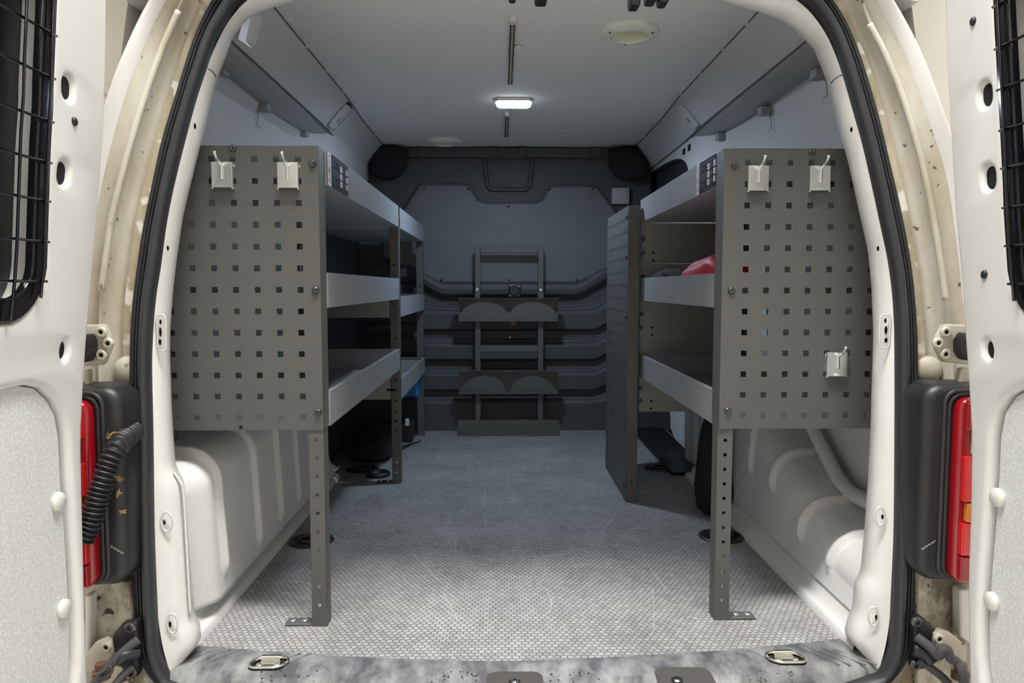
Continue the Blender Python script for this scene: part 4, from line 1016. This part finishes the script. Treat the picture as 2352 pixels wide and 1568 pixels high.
m = MB(); m.box(c.x - 0.026, c.x + 0.026, c.y, YB - 0.044, c.z - 0.027, c.z + 0.027); m.build('socket_plate', M['black_gloss'], t, bevel=0.003)
m = MB(); m.lathe([(0.023, 0), (0.023, 0.008), (0.020, 0.011), (0.0005, 0.011)], c, '-Y', 28); m.build('socket_cap', M['black'], t, smooth=False)
for s in ((0.018, 0.019), (-0.02, -0.02)):
    m = MB(); m.lathe([(0.003, 0), (0.002, 0.001)], c + Vector((s[0], 0, s[1])), '-Y', 10); m.build('socket_screw', M['steel'], t)
c = at(1179, 741, YB - 0.03); m = MB(); m.lathe([(0.013, 0), (0.012, 0.01), (0.008, 0.012), (0.0005, 0.012)], c, '-Y', 18); tag(m.build('rubber_bung', M['ochre']), 'small orange-brown bung just below the upper bracket cradle', 'bung')
c = at(1171, 774, YB - 0.03); m = MB(); m.lathe([(0.002, 0), (0.002, 0.02), (0.006, 0.02), (0.005, 0.024), (0.0005, 0.025)], c, '-Y', 14); tag(m.build('push_pin', M['plastic_white'], smooth=True), 'small white pin on the bulkhead between the bracket uprights', 'pin')
# grey switch box
a = at(1406, 431, YB - 0.03); b = at(1445, 468, YB - 0.03); t = thing('switch_box', 'pale grey square switch on the bulkhead above the partition panel', 'switch', ((a.x + b.x) / 2, YB, (a.z + b.z) / 2))
m = MB(); m.box(a.x, b.x, YB - 0.035, YB, b.z, a.z); m.build('switch_frame', M['grey_box'], t, bevel=0.003)
m = MB(); m.box(a.x + 0.009, b.x - 0.009, YB - 0.038, YB - 0.034, b.z + 0.009, a.z - 0.009); m.build('rocker', M['grey_box'], t, bevel=0.002)

# ================================================================ tie-down rings and loose things on the floor
def tie_ring(px, py, label, r=0.056):
    c = atz(px, py, 0); t = thing('tie_down_ring', label, 'tie-down', (c.x, c.y, 0), 'floor tie-downs')
    m = MB(); m.lathe([(r, 0.0005), (r * 0.98, 0.003), (r * 0.9, 0.0045), (r * 0.72, 0.004), (r * 0.66, 0.001), (r * 0.45, 0.0008), (0.0005, 0.0008)], (c.x, c.y, 0), 'Z', 36, cap=False); m.build('bowl', M['tie'], t, smooth=True)
    m = MB(); m.tube([(c.x + r * 0.5 * math.cos(a), c.y + r * 0.42 * math.sin(a), 0.0055) for a in [2 * math.pi * k / 24 for k in range(24)]], 0.0035, 8, closed=True); m.build('steel_ring', M['bolt'], t, smooth=True)
    m = MB(); m.box(c.x - r * 0.5, c.x + r * 0.5, c.y + r * 0.34, c.y + r * 0.5, 0.001, 0.0095); m.build('bracket', M['bolt'], t, bevel=0.002)
tie_ring(714, 1242, 'black floor tie-down half hidden by the left front post')
tie_ring(1657, 1232, 'black floor tie-down half hidden by the right front post')
tie_ring(832, 1078, 'floor tie-down in the shade under the left front rack')
tie_ring(1516, 1075, 'floor tie-down in the shade beyond the right front rack')
c = atz(868, 1088, 0.006); t = MB(); R_ = 0.041
t.lathe([(R_ * 0.99, 0.0008), (R_, 0.006), (R_ * 0.95, 0.013), (R_ * 0.80, 0.015), (R_ * 0.70, 0.012), (R_ * 0.66, 0.004), (0.0005, 0.004)], (c.x, c.y, 0), 'Z', 36, cap=True)
tag(t.build('round_cap', M['black'], smooth=True), 'loose black round cap lying beside the tie-down under the left rack', 'cap')
def lump(name, x0, x1, y0, y1, z0, z1, m, label, cat, amp=0.15, seed=1, taper=0.85, nu=28, nv=14):
    rnd = random.Random(seed); ph = [rnd.random() * 6.28 for _ in range(8)]; g = MB(); rows = []
    cx, cy = (x0 + x1) / 2, (y0 + y1) / 2; hx, hy = (x1 - x0) / 2, (y1 - y0) / 2
    for j in range(nv + 1):
        t = j / nv; prof = min(1.0, (0.75 + 1.2 * t)) * (1 - (1 - taper) * t) * (1 if t < 0.75 else math.sqrt(max(0.0, 1 - ((t - 0.75) / 0.25) ** 2)) * 0.9 + 0.1)
        row = []
        for i in range(nu):
            a = 2 * math.pi * i / nu; ca, sa = math.cos(a), math.sin(a)
            e = 0.55; rx = math.copysign(abs(ca) ** e, ca); ry = math.copysign(abs(sa) ** e, sa)
            w = 1 + amp * (0.5 * math.sin(2 * a + ph[0] + 3 * t) + 0.35 * math.sin(3 * a + ph[1] - 5 * t) + 0.25 * math.sin(5 * a + ph[2] + 7 * t)) * t
            row.append((cx + hx * rx * prof * w * 0.92, cy + hy * ry * prof * w * 0.92, z0 + (z1 - z0) * t * (1 + 0.3 * amp * math.sin(2 * a + ph[3]) * t)))
        rows.append(row)
    g.grid(rows, closed=True); o = len(g.v); g.f.append(list(range(o - nu, o))); g.m.append(0); g.f.append(list(range(o - (nv + 1) * nu, o - nv * nu))[::-1]); g.m.append(0)
    ob = g.build(name, m, smooth=True)
    if label: tag(ob, label, cat)
    return ob
# black bag and box in the dark corner under the far left rack
lump('tool_bag', -0.56, -0.385, 2.56, 2.95, 0.001, 0.10, M['black_cloth'], 'low black bag on the floor in the dark under the left racks', 'bag', 0.12, 3)
t = thing('battery_box', 'small black box with a pale tag beyond the left middle post', 'box', (-0.37, 2.99, 0))
a = at(905, 1025, 2.96); b = at(946, 972, 2.96)
m = MB(); m.box(b.x - 0.10, b.x, 2.96, 3.07, 0.001, b.z); m.build('box_body', M['black'], t, bevel=0.006)
c = at(934, 972, 2.95); m = MB(); m.box(c.x - 0.008, c.x + 0.008, 2.955, 2.975, b.z - 0.010, b.z + 0.018); m.build('tag', M['plastic_white'], t, bevel=0.003)
m = MB(); m.tube(spline([(c.x - 0.06, 2.99, b.z - 0.002), (c.x - 0.045, 2.985, b.z + 0.03), (c.x - 0.02, 2.985, b.z + 0.035), (c.x - 0.005, 2.99, b.z - 0.002)], 5), 0.004, 8); m.build('cable', M['black_gloss'], t, smooth=True)
fm = MB(); fm.prism([(p.x, p.y) for p in [atz(px, py, 0.0) for px, py in ((912, 1028), (968, 1013), (945, 1022), (928, 1032), (905, 1040))]], lambda u, v: (u, v, 0.0008), lambda u, v: (u, v, 0.004)); tag(fm.build('rubber_mat', M['black_cloth']), 'black mat scrap on the floor beside the left middle post', 'mat')
a = at(935, 910, 2.98)
bp_ = MB(); bp_.box(-0.46, XL - 0.012, 2.97, 3.06, a.z, ZT2[2] - 0.065); tag(bp_.build('blue_pouch', M['blue'], bevel=0.006), 'bright blue plastic pouch hanging under the lowest far left tray', 'pouch')
# bags on the right middle tray
zb = ztr[1] - 0.062
t = MB()
pth = [(0.435, 2.08, zb + 0.040), (0.44, 1.99, zb + 0.045), (0.450, 1.93, zb + 0.045), (0.455, 1.88, zb + 0.040)]
t.tube(spline(pth, 6), [0.026 + 0.012 * math.sin(i * 0.35) for i in range(19)], 14)
for k in range(5): t.tube(spline([(0.420 + 0.010 * k, 2.09 - 0.01 * k, zb + 0.050 + 0.008 * (k % 3)), (0.43 + 0.01 * k, 1.98, zb + 0.072 + 0.005 * (k % 2)), (0.44 + 0.008 * k, 1.92, zb + 0.066), (0.46, 1.87, zb + 0.05)], 5), 0.010, 8)
tag(t.build('black_sheet', M['black_cloth'], smooth=True), 'rolled black plastic sheet lying in the right middle tray', 'sheet')
lump('red_bag', 0.400, 0.535, 1.47, 1.85, zb + 0.001, zb + 0.100, M['redcloth'], 'red plastic bag in the right middle tray', 'bag', 0.3, 9, 0.75)
lump('black_sack', 0.535, 0.64, 1.95, 2.13, 0.003, 0.285, M['black_cloth'], 'black cloth sack slumped against the right wheel box', 'sack', 0.25, 5, 0.6)

# ================================================================ rear doors, both standing open
def door(side, name, label, edge_px, slots, screws, plugs, eye, card_px, win_px):
    X = XC + side * 0.634
    ye = sorted([(atx(px, py, X).z, atx(px, py, X).y) for px, py in edge_px])
    def Ye(z): return lerp_tab(ye, z)
    def fn(u, v, d): return (X + side * (0.026 + d), Ye(v) - u, v)     # d < 0 is the inner face
    def uv(px, py, dx=0.0):
        p = atx(px, py, X + side * dx); return (Ye(p.z) - p.y, p.z)
    t = thing(name, label, None, (X, Ye(0.4), 0.0)); struct(t)
    # outline: hinge edge, top, lock edge, bottom
    outer = [(0.0, -0.18 + 1.33 * k / 40) for k in range(41)] + [(0.04, 1.19), (0.10, 1.21), (0.60, 1.22)] + [(0.60, 1.2 - 1.36 * k / 20) for k in range(1, 20)] + [(0.60, -0.18), (0.3, -0.19)]
    wpx = [uv(*q) for q in win_px]
    u0 = max(0.02, min(q[0] for q in wpx))
    wz = [q[1] for q in wpx]
    def wu(z): return lerp_tab(sorted([(q[1], q[0]) for q in wpx]), z)
    zb_ = uv(*eye['wb'])[1]; zt__ = 1.12
    win = []
    N = 30
    rad = 0.07
    for k in range(N + 1):
        z = zb_ + rad + (zt__ - zb_ - rad) * k / N; win.append((wu(z), z))
    win += [(wu(zt__) + 0.05, zt__ + 0.03), (0.50, zt__ + 0.03), (0.53, zt__), (0.53, zb_ + 0.06), (0.50, zb_)]
    ub = wu(zb_ + rad)
    for k in range(1, 8):
        a = math.radians(270 - 90 * k / 8); win.append((ub + rad + rad * math.cos(a), zb_ + rad + rad * math.sin(a)))
    cpx = [uv(*q, 0.004) for q in card_px]
    card = cpx + [(0.42, cpx[-1][1] - 0.05), (0.52, -0.10), (0.55, 0.0), (0.55, cpx[0][1] - 0.08), (0.50, cpx[0][1])]
    holes = []
    for px, py in slots:
        u, v = uv(px, py); holes.append(rrect(u - 0.0115, u + 0.0115, v - 0.0155, v + 0.0155, 0.011))
    hx = uv(*eye['oval']); holes.append(circ(hx[0], hx[1], 0.008, 0.0115, 24))
    plate('door_shell', [outer, win, card] + holes, 0.016, 0.010, fn, M['white'], t, 4)
    # outer skin
    sk_ = MB(); sk_.prism([(u, v) for u, v in outer], lambda u, v: fn(u, v, 0.026), lambda u, v: fn(u, v, 0.034)); sk_.build('outer_skin', M['white'], t)
    # dark cavity behind the slots
    cv = MB()
    for px, py in slots + [eye['oval']]:
        u, v = uv(px, py); q = circ(u, v, 0.03, 0.03, 12); cv.prism(q, lambda a, b: fn(a, b, -0.019), lambda a, b: fn(a, b, -0.0185))
    cv.build('cavity', M['hole'], t)
    # lining card
    plate('door_card', [[(u + 0.006 * (1 if u < 0.3 else -1), v) for u, v in card]], 0.003, 0.002, lambda u, v, d: fn(u, v, d - 0.010), M['trimgrey'], t)['label'] = 'pale grey speckled lining card'
    for px, py in plugs:
        u, v = uv(px, py, 0.006); m = MB(); m.lathe([(0.0128, 0), (0.0128, 0.006), (0.011, 0.0085), (0.0005, 0.009)], (X + side * 0.0125, Ye(v) - u, v), '-X' if side > 0 else 'X', 24); m.build('plug', M['plastic_white'], t, smooth=True, bevel=0.0)
    for px, py in screws:
        u, v = uv(px, py); m = MB(); m.lathe([(0.0062, 0), (0.0055, 0.0025), (0.0030, 0.0040), (0.0005, 0.0042)], (X - side * 0.0, Ye(v) - u, v), '-X' if side > 0 else 'X', 18); m.build('stud', M['black'], t, smooth=True)
    # glass and black surround
    gl_ = MB(); gl_.prism([(u - 0.004, v) for u, v in win], lambda u, v: fn(u, v, 0.020), lambda u, v: fn(u, v, 0.024)); gl_.build('window_pane', M['glass_dark'], t)
    inner = []
    for k, (u, v) in enumerate(win):
        if k <= N + 1: inner.append((u + 0.030, v))
        elif u > 0.4: inner.append((u - 0.03, v + (0.03 if v < 0.9 else 0)))
        else:
            du, dv = u - (ub + rad), v - (zb_ + rad); inner.append((ub + rad + du * (rad - 0.03) / rad, zb_ + rad + dv * (rad - 0.03) / rad))
    bb_ = plate('window_surround', [[(u - 0.001, v) for u, v in win], inner], 0.003, 0.003, lambda u, v, d: fn(u, v, d - 0.022), M['black_gloss'], t, 3)
    # wire grille
    gz = [uv(*q)[1] for q in eye['wires']]
    g_ = thing('window_grille', None, None, (0, 0, 0)); del_ = g_
    g_.parent = t; g_.location = -t.location
    for z in gz:
        m = MB(); m.tube([fn(wu(max(z, zb_ + rad)) + 0.004, z, -0.031), fn(0.50, z, -0.031)], 0.0019, 8); m.build('wire', M['black_gloss'], g_, smooth=True)
    for u in [0.018 + 0.055 * k for k in range(9) if wu(zb_ + rad) + 0.018 + 0.055 * k < 0.50]:
        uu = wu(zb_ + rad) + u; zlow = zb_ + 0.005 if u > 0.06 else zb_ + 0.03
        m = MB(); m.tube([fn(wu(max(z, zb_ + rad)) + u, z, -0.034) for z in [zlow + (1.13 - zlow) * k / 12 for k in range(13)]], 0.0019, 8); m.build('wire', M['black_gloss'], g_, smooth=True)
    return t, fn, uv
dl, fnl, uvl = door(-1, 'door_1', 'open white left rear door with wire grille and grey lining',
    [(251, -60), (250, 0), (247, 150), (243, 300), (228, 500), (215, 650), (206, 750), (198, 860), (191, 1000), (193, 1100), (199, 1350), (203, 1480), (206, 1568), (208, 1640)],
    [(159, 202), (149, 398)], [(170, 279)], [(138, 1151), (151, 1397)], {'oval': (151, 804), 'wb': (40, 741), 'wires': [(125, 85), (120, 183), (115, 282), (110, 375), (106, 463), (107, 556), (106, 646)]},
    [(60, 884), (96, 889), (125, 915), (143, 950), (152, 1000), (156, 1090), (165, 1210), (172, 1330), (176, 1430), (177, 1507), (172, 1568), (165, 1610)],
    [(132, -40), (129, 0), (126, 80), (121, 200), (115, 330), (110, 480), (107, 580), (105, 640)])
dr_, fnr, uvr = door(1, 'door_2', 'open white right rear door with wire grille and grey lining',
    [(2164, -60), (2166, 0), (2169, 150), (2178, 300), (2190, 500), (2205, 650), (2210, 750), (2219, 880), (2226, 1000), (2224, 1150), (2218, 1320), (2219, 1450), (2222, 1568), (2224, 1640)],
    [(2260, 218), (2268, 408)], [(2236, 49), (2262, 630)], [(2287, 1142), (2274, 1380)], {'oval': (2267, 803), 'wb': (2345, 745), 'wires': [(2287, 18), (2291, 115), (2298, 208), (2302, 301), (2307, 388), (2310, 478), (2317, 565), (2321, 652)]},
    [(2400, 862), (2352, 886), (2315, 908), (2290, 945), (2280, 1000), (2276, 1090), (2268, 1210), (2258, 1330), (2254, 1430), (2255, 1507), (2262, 1568), (2268, 1610)],
    [(2280, -40), (2283, 0), (2288, 100), (2294, 210), (2300, 320), (2306, 440), (2312, 560), (2318, 650)])

# ================================================================ jamb hardware
def hinge(side, pts, bolts_px, stop_px, label, Y=1.165):
    q = [at(px, py, Y) for px, py in pts]
    t = bpy.data.objects.new('door_hinge', None); C.objects.link(t); t.parent = wr; t.location = Vector((sum(p.x for p in q) / len(q), Y, sum(p.z for p in q) / len(q))) - wr.location; t['label'] = label
    plate('hinge_plate', [[(p.x, p.z) for p in q]], 0.004, 0.003, lambda u, v, d: (u, Y + d, v), M['jamb'], t, 3)
    for px, py in bolts_px:
        c = at(px, py, Y - 0.007); m = MB(); m.lathe([(0.0085, 0), (0.0085, 0.003), (0.0065, 0.005), (0.0040, 0.005), (0.0036, 0.002), (0.0005, 0.002)], c, '-Y', 18); m.build('hinge_bolt', M['jamb'], t, smooth=False)
        m = MB(); m.lathe([(0.0034, 0), (0.0034, 0.0025)], c, '-Y', 12); m.build('bolt_socket', M['hole'], t)
    if stop_px:
        q = [at(px, py, Y - 0.02) for px, py in stop_px]
        m = MB(); m.prism([(p.x, p.z) for p in q], lambda u, v: (u, Y - 0.03, v), lambda u, v: (u, Y - 0.005, v)); m.build('rubber_stop', M['black'], t, bevel=0.003)
    return t
hinge(-1, [(196, 746), (243, 744), (259, 782), (258, 796), (243, 832), (238, 837), (196, 840)], [(234, 762), (250, 788), (235, 815)], [(196, 768), (205, 766), (214, 782), (215, 808), (204, 830), (196, 832)], 'cream upper hinge with three bolts on the left jamb')
hinge(1, [(2222, 746), (2164, 744), (2144, 785), (2146, 796), (2160, 826), (2166, 831), (2222, 836)], [(2171, 762), (2153, 787), (2170, 813)], [(2222, 764), (2212, 764), (2200, 782), (2200, 808), (2212, 826), (2222, 828)], 'cream upper hinge with three bolts on the right jamb')
hinge(-1, [(200, 1500), (222, 1472), (245, 1462), (258, 1472), (262, 1500), (250, 1522), (212, 1540), (200, 1540)], [(246, 1484)], None, 'dirty lower hinge with a single bolt, left jamb', 1.15)
hinge(1, [(2215, 1480), (2180, 1450), (2158, 1442), (2142, 1452), (2140, 1472), (2152, 1500), (2190, 1520), (2215, 1512)], [(2155, 1465)], None, 'dirty lower hinge with a single bolt, right jamb', 1.15)
# small cream brackets under the upper hinges
for pts, lbl in ((((199, 848), (211, 846), (211, 895), (199, 900)), 'small cream bracket below the left upper hinge'), (((2200, 844), (2218, 842), (2218, 898), (2192, 892)), 'small cream bracket below the right upper hinge')):
    q = [at(px, py, 1.17) for px, py in pts]; m = MB(); m.prism([(p.x, p.z) for p in q], lambda u, v: (u, 1.16, v), lambda u, v: (u, 1.175, v)); m.build('hinge_bracket', M['jamb'], wr, bevel=0.003)
# tail lamps
def tail_lamp(side, label, xs_, y0, y1, segs):
    """xs_: sight columns (lens outer, lens inner, housing inner, seal side)"""
    Y = 1.118
    t = thing('tail_lamp', label, 'tail lamp', at(xs_[1], (y0 + y1) / 2, Y), 'tail lamps')
    a = at(xs_[1], y0, Y); b = at(xs_[1], y1, Y); xin = at(xs_[2], 1100, Y).x; xl = at(xs_[1], 1100, Y).x; xo = xl + side * 0.085; xe = at(xs_[3], 1100, 1.19).x
    zt0, zb0 = a.z, b.z
    fn = lambda u, v, d: (u, 1.165 + d, v)
    u = sorted((xo, xin)); rr = [0.03, 0.03, 0.03, 0.03]
    plate('lamp_housing', [rrect(u[0], u[1], zb0 - 0.004, zt0 + 0.018, rr)], 0.022, 0.016, fn, M['black'], t, 5)
    for k, dx in enumerate((0.006, 0.013)):
        xx = xl - side * dx; m = MB(); u_ = sorted((xo, xx)); ol = rrect(u_[0], u_[1], zb0 + 0.004 - 0.0 * k, zt0 + 0.004 + 0.005 * k, 0.02)
        m.tube([Vector((p, 1.126, q)) for p, q in ol], 0.0035, 8, closed=True); m.build('housing_ridge', M['rubber'], t, smooth=True)
    m = MB(); u_ = sorted((xe, xo)); m.box(u_[0], u_[1], 1.185, 1.215, zb0 + 0.012, zt0 + 0.016); m.build('filler_panel', M['black'], t, bevel=0.004)
    u_ = sorted((xo, xl)); n_ = len(segs)
    plate('lens_rim', [rrect(u_[0], u_[1], zb0, zt0, 0.018)], 0.012, 0.008, lambda p, q, d: (p, 1.128 + d, q), M['red_dark'], t, 4)
    xm = xl + side * 0.006
    for i, (f0, f1, mm) in enumerate(segs):
        za = zt0 - (zt0 - zb0) * f0; zc = zt0 - (zt0 - zb0) * f1; u_ = sorted((xo, xm + side * (0.012 if mm == 'clear' else 0.006 if mm == 'amber' else 0)))
        m = MB(); m.box(u_[0], u_[1], 1.100, 1.112, zc + 0.001, za - 0.001); m.build('lens', M[mm], t, bevel=0.002)
    m = MB()
    for i in range(9):
        z = zb0 + 0.062 - 0.0016 * i; x = xin + side * (0.024 - 0.0024 * i * 1.0)
        m.box(x - 0.0007, x + 0.0007, 1.1262, 1.1275, z - 0.001 - 0.001 * (i % 2), z + 0.001)
    m.build('moulded_marking', M['grey_box'], t)
    return t
tail_lamp(-1, 'red tail lamp in black housing behind the left door edge', (190, 215, 276, 303), 918, 1348, [(0.02, 0.20, 'red'), (0.20, 0.32, 'clear'), (0.32, 0.50, 'red'), (0.50, 0.56, 'amber'), (0.56, 0.86, 'red'), (0.86, 0.98, 'red_dark')])
tail_lamp(1, 'red tail lamp with amber and clear panes behind the right door edge', (2225, 2190, 2125, 2102), 912, 1336, [(0.02, 0.17, 'red_dark'), (0.17, 0.30, 'clear'), (0.30, 0.55, 'red'), (0.55, 0.66, 'amber'), (0.66, 0.84, 'red'), (0.84, 0.97, 'red_dark')])
# muddy lower jamb plates
for pts, lbl in (((206, 1330), (312, 1322), (318, 1640), (206, 1640)), 'L'), (((2095, 1305), (2218, 1312), (2218, 1640), (2088, 1640)), 'R'):
    q = [at(px, py, 1.195) for px, py in pts]; m = MB(); m.prism([(p.x, p.z) for p in q], lambda u, v: (u, 1.175, v), lambda u, v: (u, 1.20, v)); m.build('lower_jamb', M['filthy'], wr, bevel=0.004)
for pts in (((205, 1358), (219, 1358), (219, 1495), (205, 1505)), ((2192, 1345), (2216, 1345), (2216, 1470), (2192, 1452))):
    q = [at(px, py, 1.17) for px, py in pts]; m = MB(); m.prism([(p.x, p.z) for p in q], lambda u, v: (u, 1.155, v), lambda u, v: (u, 1.18, v)); m.build('jamb_rib', M['white'], wr, bevel=0.004)
# door check straps low on the jambs
def check(side, label, base, rods, bolts_px, pin):
    t = thing('door_check', label, 'door check', at(base[0][0], base[0][1], 1.15), 'door checks')
    q = [at(px, py, 1.16) for px, py in base]; m = MB(); m.prism([(p.x, p.z) for p in q], lambda u, v: (u, 1.150, v), lambda u, v: (u, 1.172, v)); m.build('check_plate', M['black'], t, bevel=0.005)
    for pts, r, mm in rods:
        m = MB(); m.tube(spline([at(px, py, Y) for px, py, Y in pts], 5), r, 10); m.build('rod', M[mm], t, smooth=True)
    for px, py in bolts_px:
        c = at(px, py, 1.148); m = MB(); m.lathe([(0.009, 0), (0.009, 0.003), (0.006, 0.0055), (0.0035, 0.0055), (0.003, 0.002), (0.0005, 0.002)], c, '-Y', 16); m.build('check_bolt', M['bolt'], t)
    c = at(*pin, 1.12); m = MB(); m.lathe([(0.013, -0.012), (0.013, 0.0), (0.009, 0.002), (0.009, 0.012), (0.0005, 0.013)], c, 'Z', 16); m.build('pivot_pin', M['rust'], t, smooth=False)
    return t
check(-1, 'black oily door check with rods low on the left jamb', [(262, 1455), (285, 1428), (320, 1420), (322, 1550), (300, 1552), (275, 1515)], [([(318, 1468, 1.145), (290, 1490, 1.135), (258, 1522, 1.12), (225, 1560, 1.11), (205, 1590, 1.10)], 0.007, 'rubber_grey'), ([(306, 1530, 1.14), (285, 1548, 1.13), (262, 1575, 1.12)], 0.006, 'rubber_grey'), ([(318, 1500, 1.145), (285, 1505, 1.13), (268, 1522, 1.125)], 0.009, 'black'), ([(222, 1548, 1.11), (240, 1540, 1.105), (252, 1530, 1.105), (258, 1540, 1.105), (248, 1552, 1.105), (228, 1560, 1.105)], 0.002, 'bolt')], [(301, 1440), (303, 1543)], (233, 1540))
check(1, 'black oily door check with crank low on the right jamb', [(2095, 1412), (2115, 1414), (2148, 1445), (2140, 1490), (2125, 1530), (2108, 1532), (2092, 1535)], [([(2105, 1462, 1.14), (2135, 1485, 1.125), (2155, 1505, 1.115), (2164, 1492, 1.11), (2176, 1492, 1.11), (2184, 1512, 1.11), (2198, 1520, 1.11), (2212, 1548, 1.10), (2215, 1600, 1.10)], 0.0075, 'rubber_grey'), ([(2110, 1514, 1.14), (2140, 1535, 1.13), (2170, 1560, 1.12), (2190, 1590, 1.11)], 0.0065, 'rubber_grey'), ([(2098, 1490, 1.14), (2125, 1500, 1.135), (2140, 1520, 1.13)], 0.011, 'black')], [(2104, 1427), (2101, 1525)], (2206, 1540))
# corrugated cable conduit from the left jamb into the door
pth = spline([at(308, 990, 1.178), at(292, 1003, 1.150), at(270, 1025, 1.108), at(245, 1080, 1.092), at(225, 1140, 1.086), at(208, 1200, 1.083), at(188, 1240, 1.08)], 14)
pth = resample(pth, 190); rad = [0.0138 + 0.0030 * math.sin(i * 2 * math.pi / 6.4) for i in range(190)]
m = MB(); m.tube(pth, rad, 16); tag(m.build('cable_conduit', M['black'], smooth=True), 'black corrugated cable conduit between the left jamb and door', 'conduit')
lf = MB(); rnd = random.Random(3)
for px, py, Y, n_, sp in ((262, 1005, 1.11, 16, 14), (272, 1100, 1.12, 7, 8), (275, 1132, 1.12, 2, 3), (282, 1175, 1.12, 2, 3)):
    for k in range(n_):
        c = at(px + rnd.gauss(0, sp * 0.6), py + rnd.gauss(0, sp * 0.35), Y + 0.01 * rnd.random()); d = Vector((rnd.gauss(0, 1), rnd.gauss(0, 0.4), rnd.gauss(0, 1))).normalized(); e = d.orthogonal().normalized(); s = 0.002 + 0.004 * rnd.random()
        lf.add([c - d * s * 1.6, c + e * s * 0.6, c + d * s * 1.6 + Vector((0, -0.002, 0)), c - e * s * 0.6], [(0, 1, 2, 3)])
tag(lf.build('dry_leaves', M['leaf']), 'dry leaf crumbs caught on the conduit and black lamp housing', 'leaf litter', None, 'stuff')

# ================================================================ loading sill
sill = thing('loading_sill', 'scuffed dark plastic loading sill across the rear edge of the floor', 'sill', (XC, 1.2, 0))
pl0 = resample([Vector((p.x, p.y - 0.003, 0.0012)) for p in edge], 60)
m = MB(); rows = []
endsL = [(455, 1481), (437, 1497), (415, 1522), (402, 1540), (396, 1556)]
def sill_row(t, z):
    out = []
    for i, p in enumerate(pl0):
        f_ = i / 59; s = 2 * f_ - 1
        x = p.x * (1 + 0.0 * t) + s * 0.018 * t / 0.1
        out.append(Vector((x, p.y - t, z)))
    return out
for t, z in ((-0.02, -0.004), (-0.004, -0.001), (0.0, 0.0015), (0.02, 0.003), (0.07, 0.003), (0.083, 0.001), (0.092, -0.006), (0.098, -0.016), (0.104, -0.04), (0.112, -0.10), (0.118, -0.2)):
    rows.append(sill_row(t, z))
m.grid(rows); so = m.build('sill_cover', M['sill'], sill, smooth=True)
# anti-slip ribs moulded in the sill
m = MB()
for px in (470, 500, 530, 555, 690, 715, 1690, 1715, 1840, 1862, 1892, 1915):
    a = atz(px, 1497 if 600 < px < 1700 else 1490, 0.004); dx = (a.x - XC) * 0.03
    m.tube([(a.x, a.y, 0.0025), (a.x + dx, a.y - 0.012, 0.0034), (a.x + 2.5 * dx, a.y - 0.042, 0.0034), (a.x + 3 * dx, a.y - 0.052, 0.0025)], 0.0014, 6)
m.build('ribs', M['sill'], sill, smooth=True)
for px in (1182, 1563):
    a = atz(px, 1546 if px < 1300 else 1536, 0.003); hw = 66 * a.y / FPX
    pl_ = plate('striker_recess', [rrect(a.x - hw, a.x + hw, a.y - 0.06, a.y + 0.002, [0.018, 0.018, 0.004, 0.004])], 0.0004, 0.0006, lambda u, v, d: (u, v, 0.0044 + d), M['sill_dark'], sill)
    m = MB(); b_ = atz(px + (0 if px < 1300 else -8), 1566 if px < 1300 else 1562, 0.006); m.lathe([(0.009, 0), (0.009, 0.003), (0.006, 0.005), (0.003, 0.005), (0.0025, 0.003), (0.0005, 0.003)], (b_.x, b_.y, 0.005), 'Z', 14); m.build('recess_screw', M['bolt'], pl_)
def d_ring(px, py, label, tilt):
    c = atz(px, py, 0.004); t = thing('lashing_eye', label, 'lashing eye', (c.x, c.y, 0.004), 'lashing eyes in the sill')
    ol = rrect(c.x - 0.0285, c.x + 0.0285, c.y - 0.016, c.y + 0.016, [0.014, 0.014, 0.015, 0.015])
    def sh(u, v): return u + tilt * (v - c.y)
    m = MB(); m.prism([(sh(u, v), v) for u, v in rrect(c.x - 0.030, c.x + 0.030, c.y - 0.017, c.y + 0.017, 0.014)], lambda u, v: (u, v, 0.0036), lambda u, v: (u, v, 0.0046)); m.build('pocket', M['hole'], t)
    m = MB(); m.tube([Vector((sh(u, v), v, 0.0075)) for u, v in ol], 0.0026, 10, closed=True); m.build('eye_ring', M['chrome'], t, smooth=True)
    m = MB(); m.cyl((c.x - 0.016, c.y + 0.013, 0.0085), (c.x + 0.016, c.y + 0.013, 0.0085), 0.0055, 16); m.box(c.x - 0.016, c.x + 0.016, c.y - 0.010, c.y + 0.012, 0.0046, 0.0062); m.build('eye_bracket', M['chrome'], t, bevel=0.0006)
    for dx in (-0.014, 0.014):
        m = MB(); m.lathe([(0.006, 0), (0.0058, 0.0015), (0.003, 0.0025), (0.0005, 0.0026)], (c.x + dx, c.y - 0.005, 0.0062), 'Z', 14); m.build('eye_screw', M['steel'], t, smooth=True)
d_ring(618, 1526, 'chrome folding lashing eye at the left of the sill', 0.25)
d_ring(1804, 1514, 'chrome folding lashing eye at the right of the sill', -0.3)
dm = MB(); rnd = random.Random(11)
for k in range(70):
    px = rnd.choice((rnd.uniform(560, 760), rnd.uniform(990, 1110), rnd.uniform(1250, 1400), rnd.uniform(1720, 1830))); py = rnd.uniform(1536, 1566); c = atz(px, py, 0.004); r_ = rnd.uniform(0.0006, 0.0020)
    dm.lathe([(r_, 0.0), (r_ * 0.9, r_ * 0.4), (r_ * 0.5, r_ * 0.75), (0.0001, r_ * 0.85)], (c.x, c.y, 0.0036), 'Z', 8)
tag(dm.build('water_drops', M['drop'], smooth=True), 'beads of water scattered on the dark sill', 'water', None, 'stuff')
# below the sill
m = MB(); m.box(-0.62, 0.69, 1.08, 1.17, -0.34, -0.06); m.build('bumper_face', M['sill'], sill, bevel=0.01)
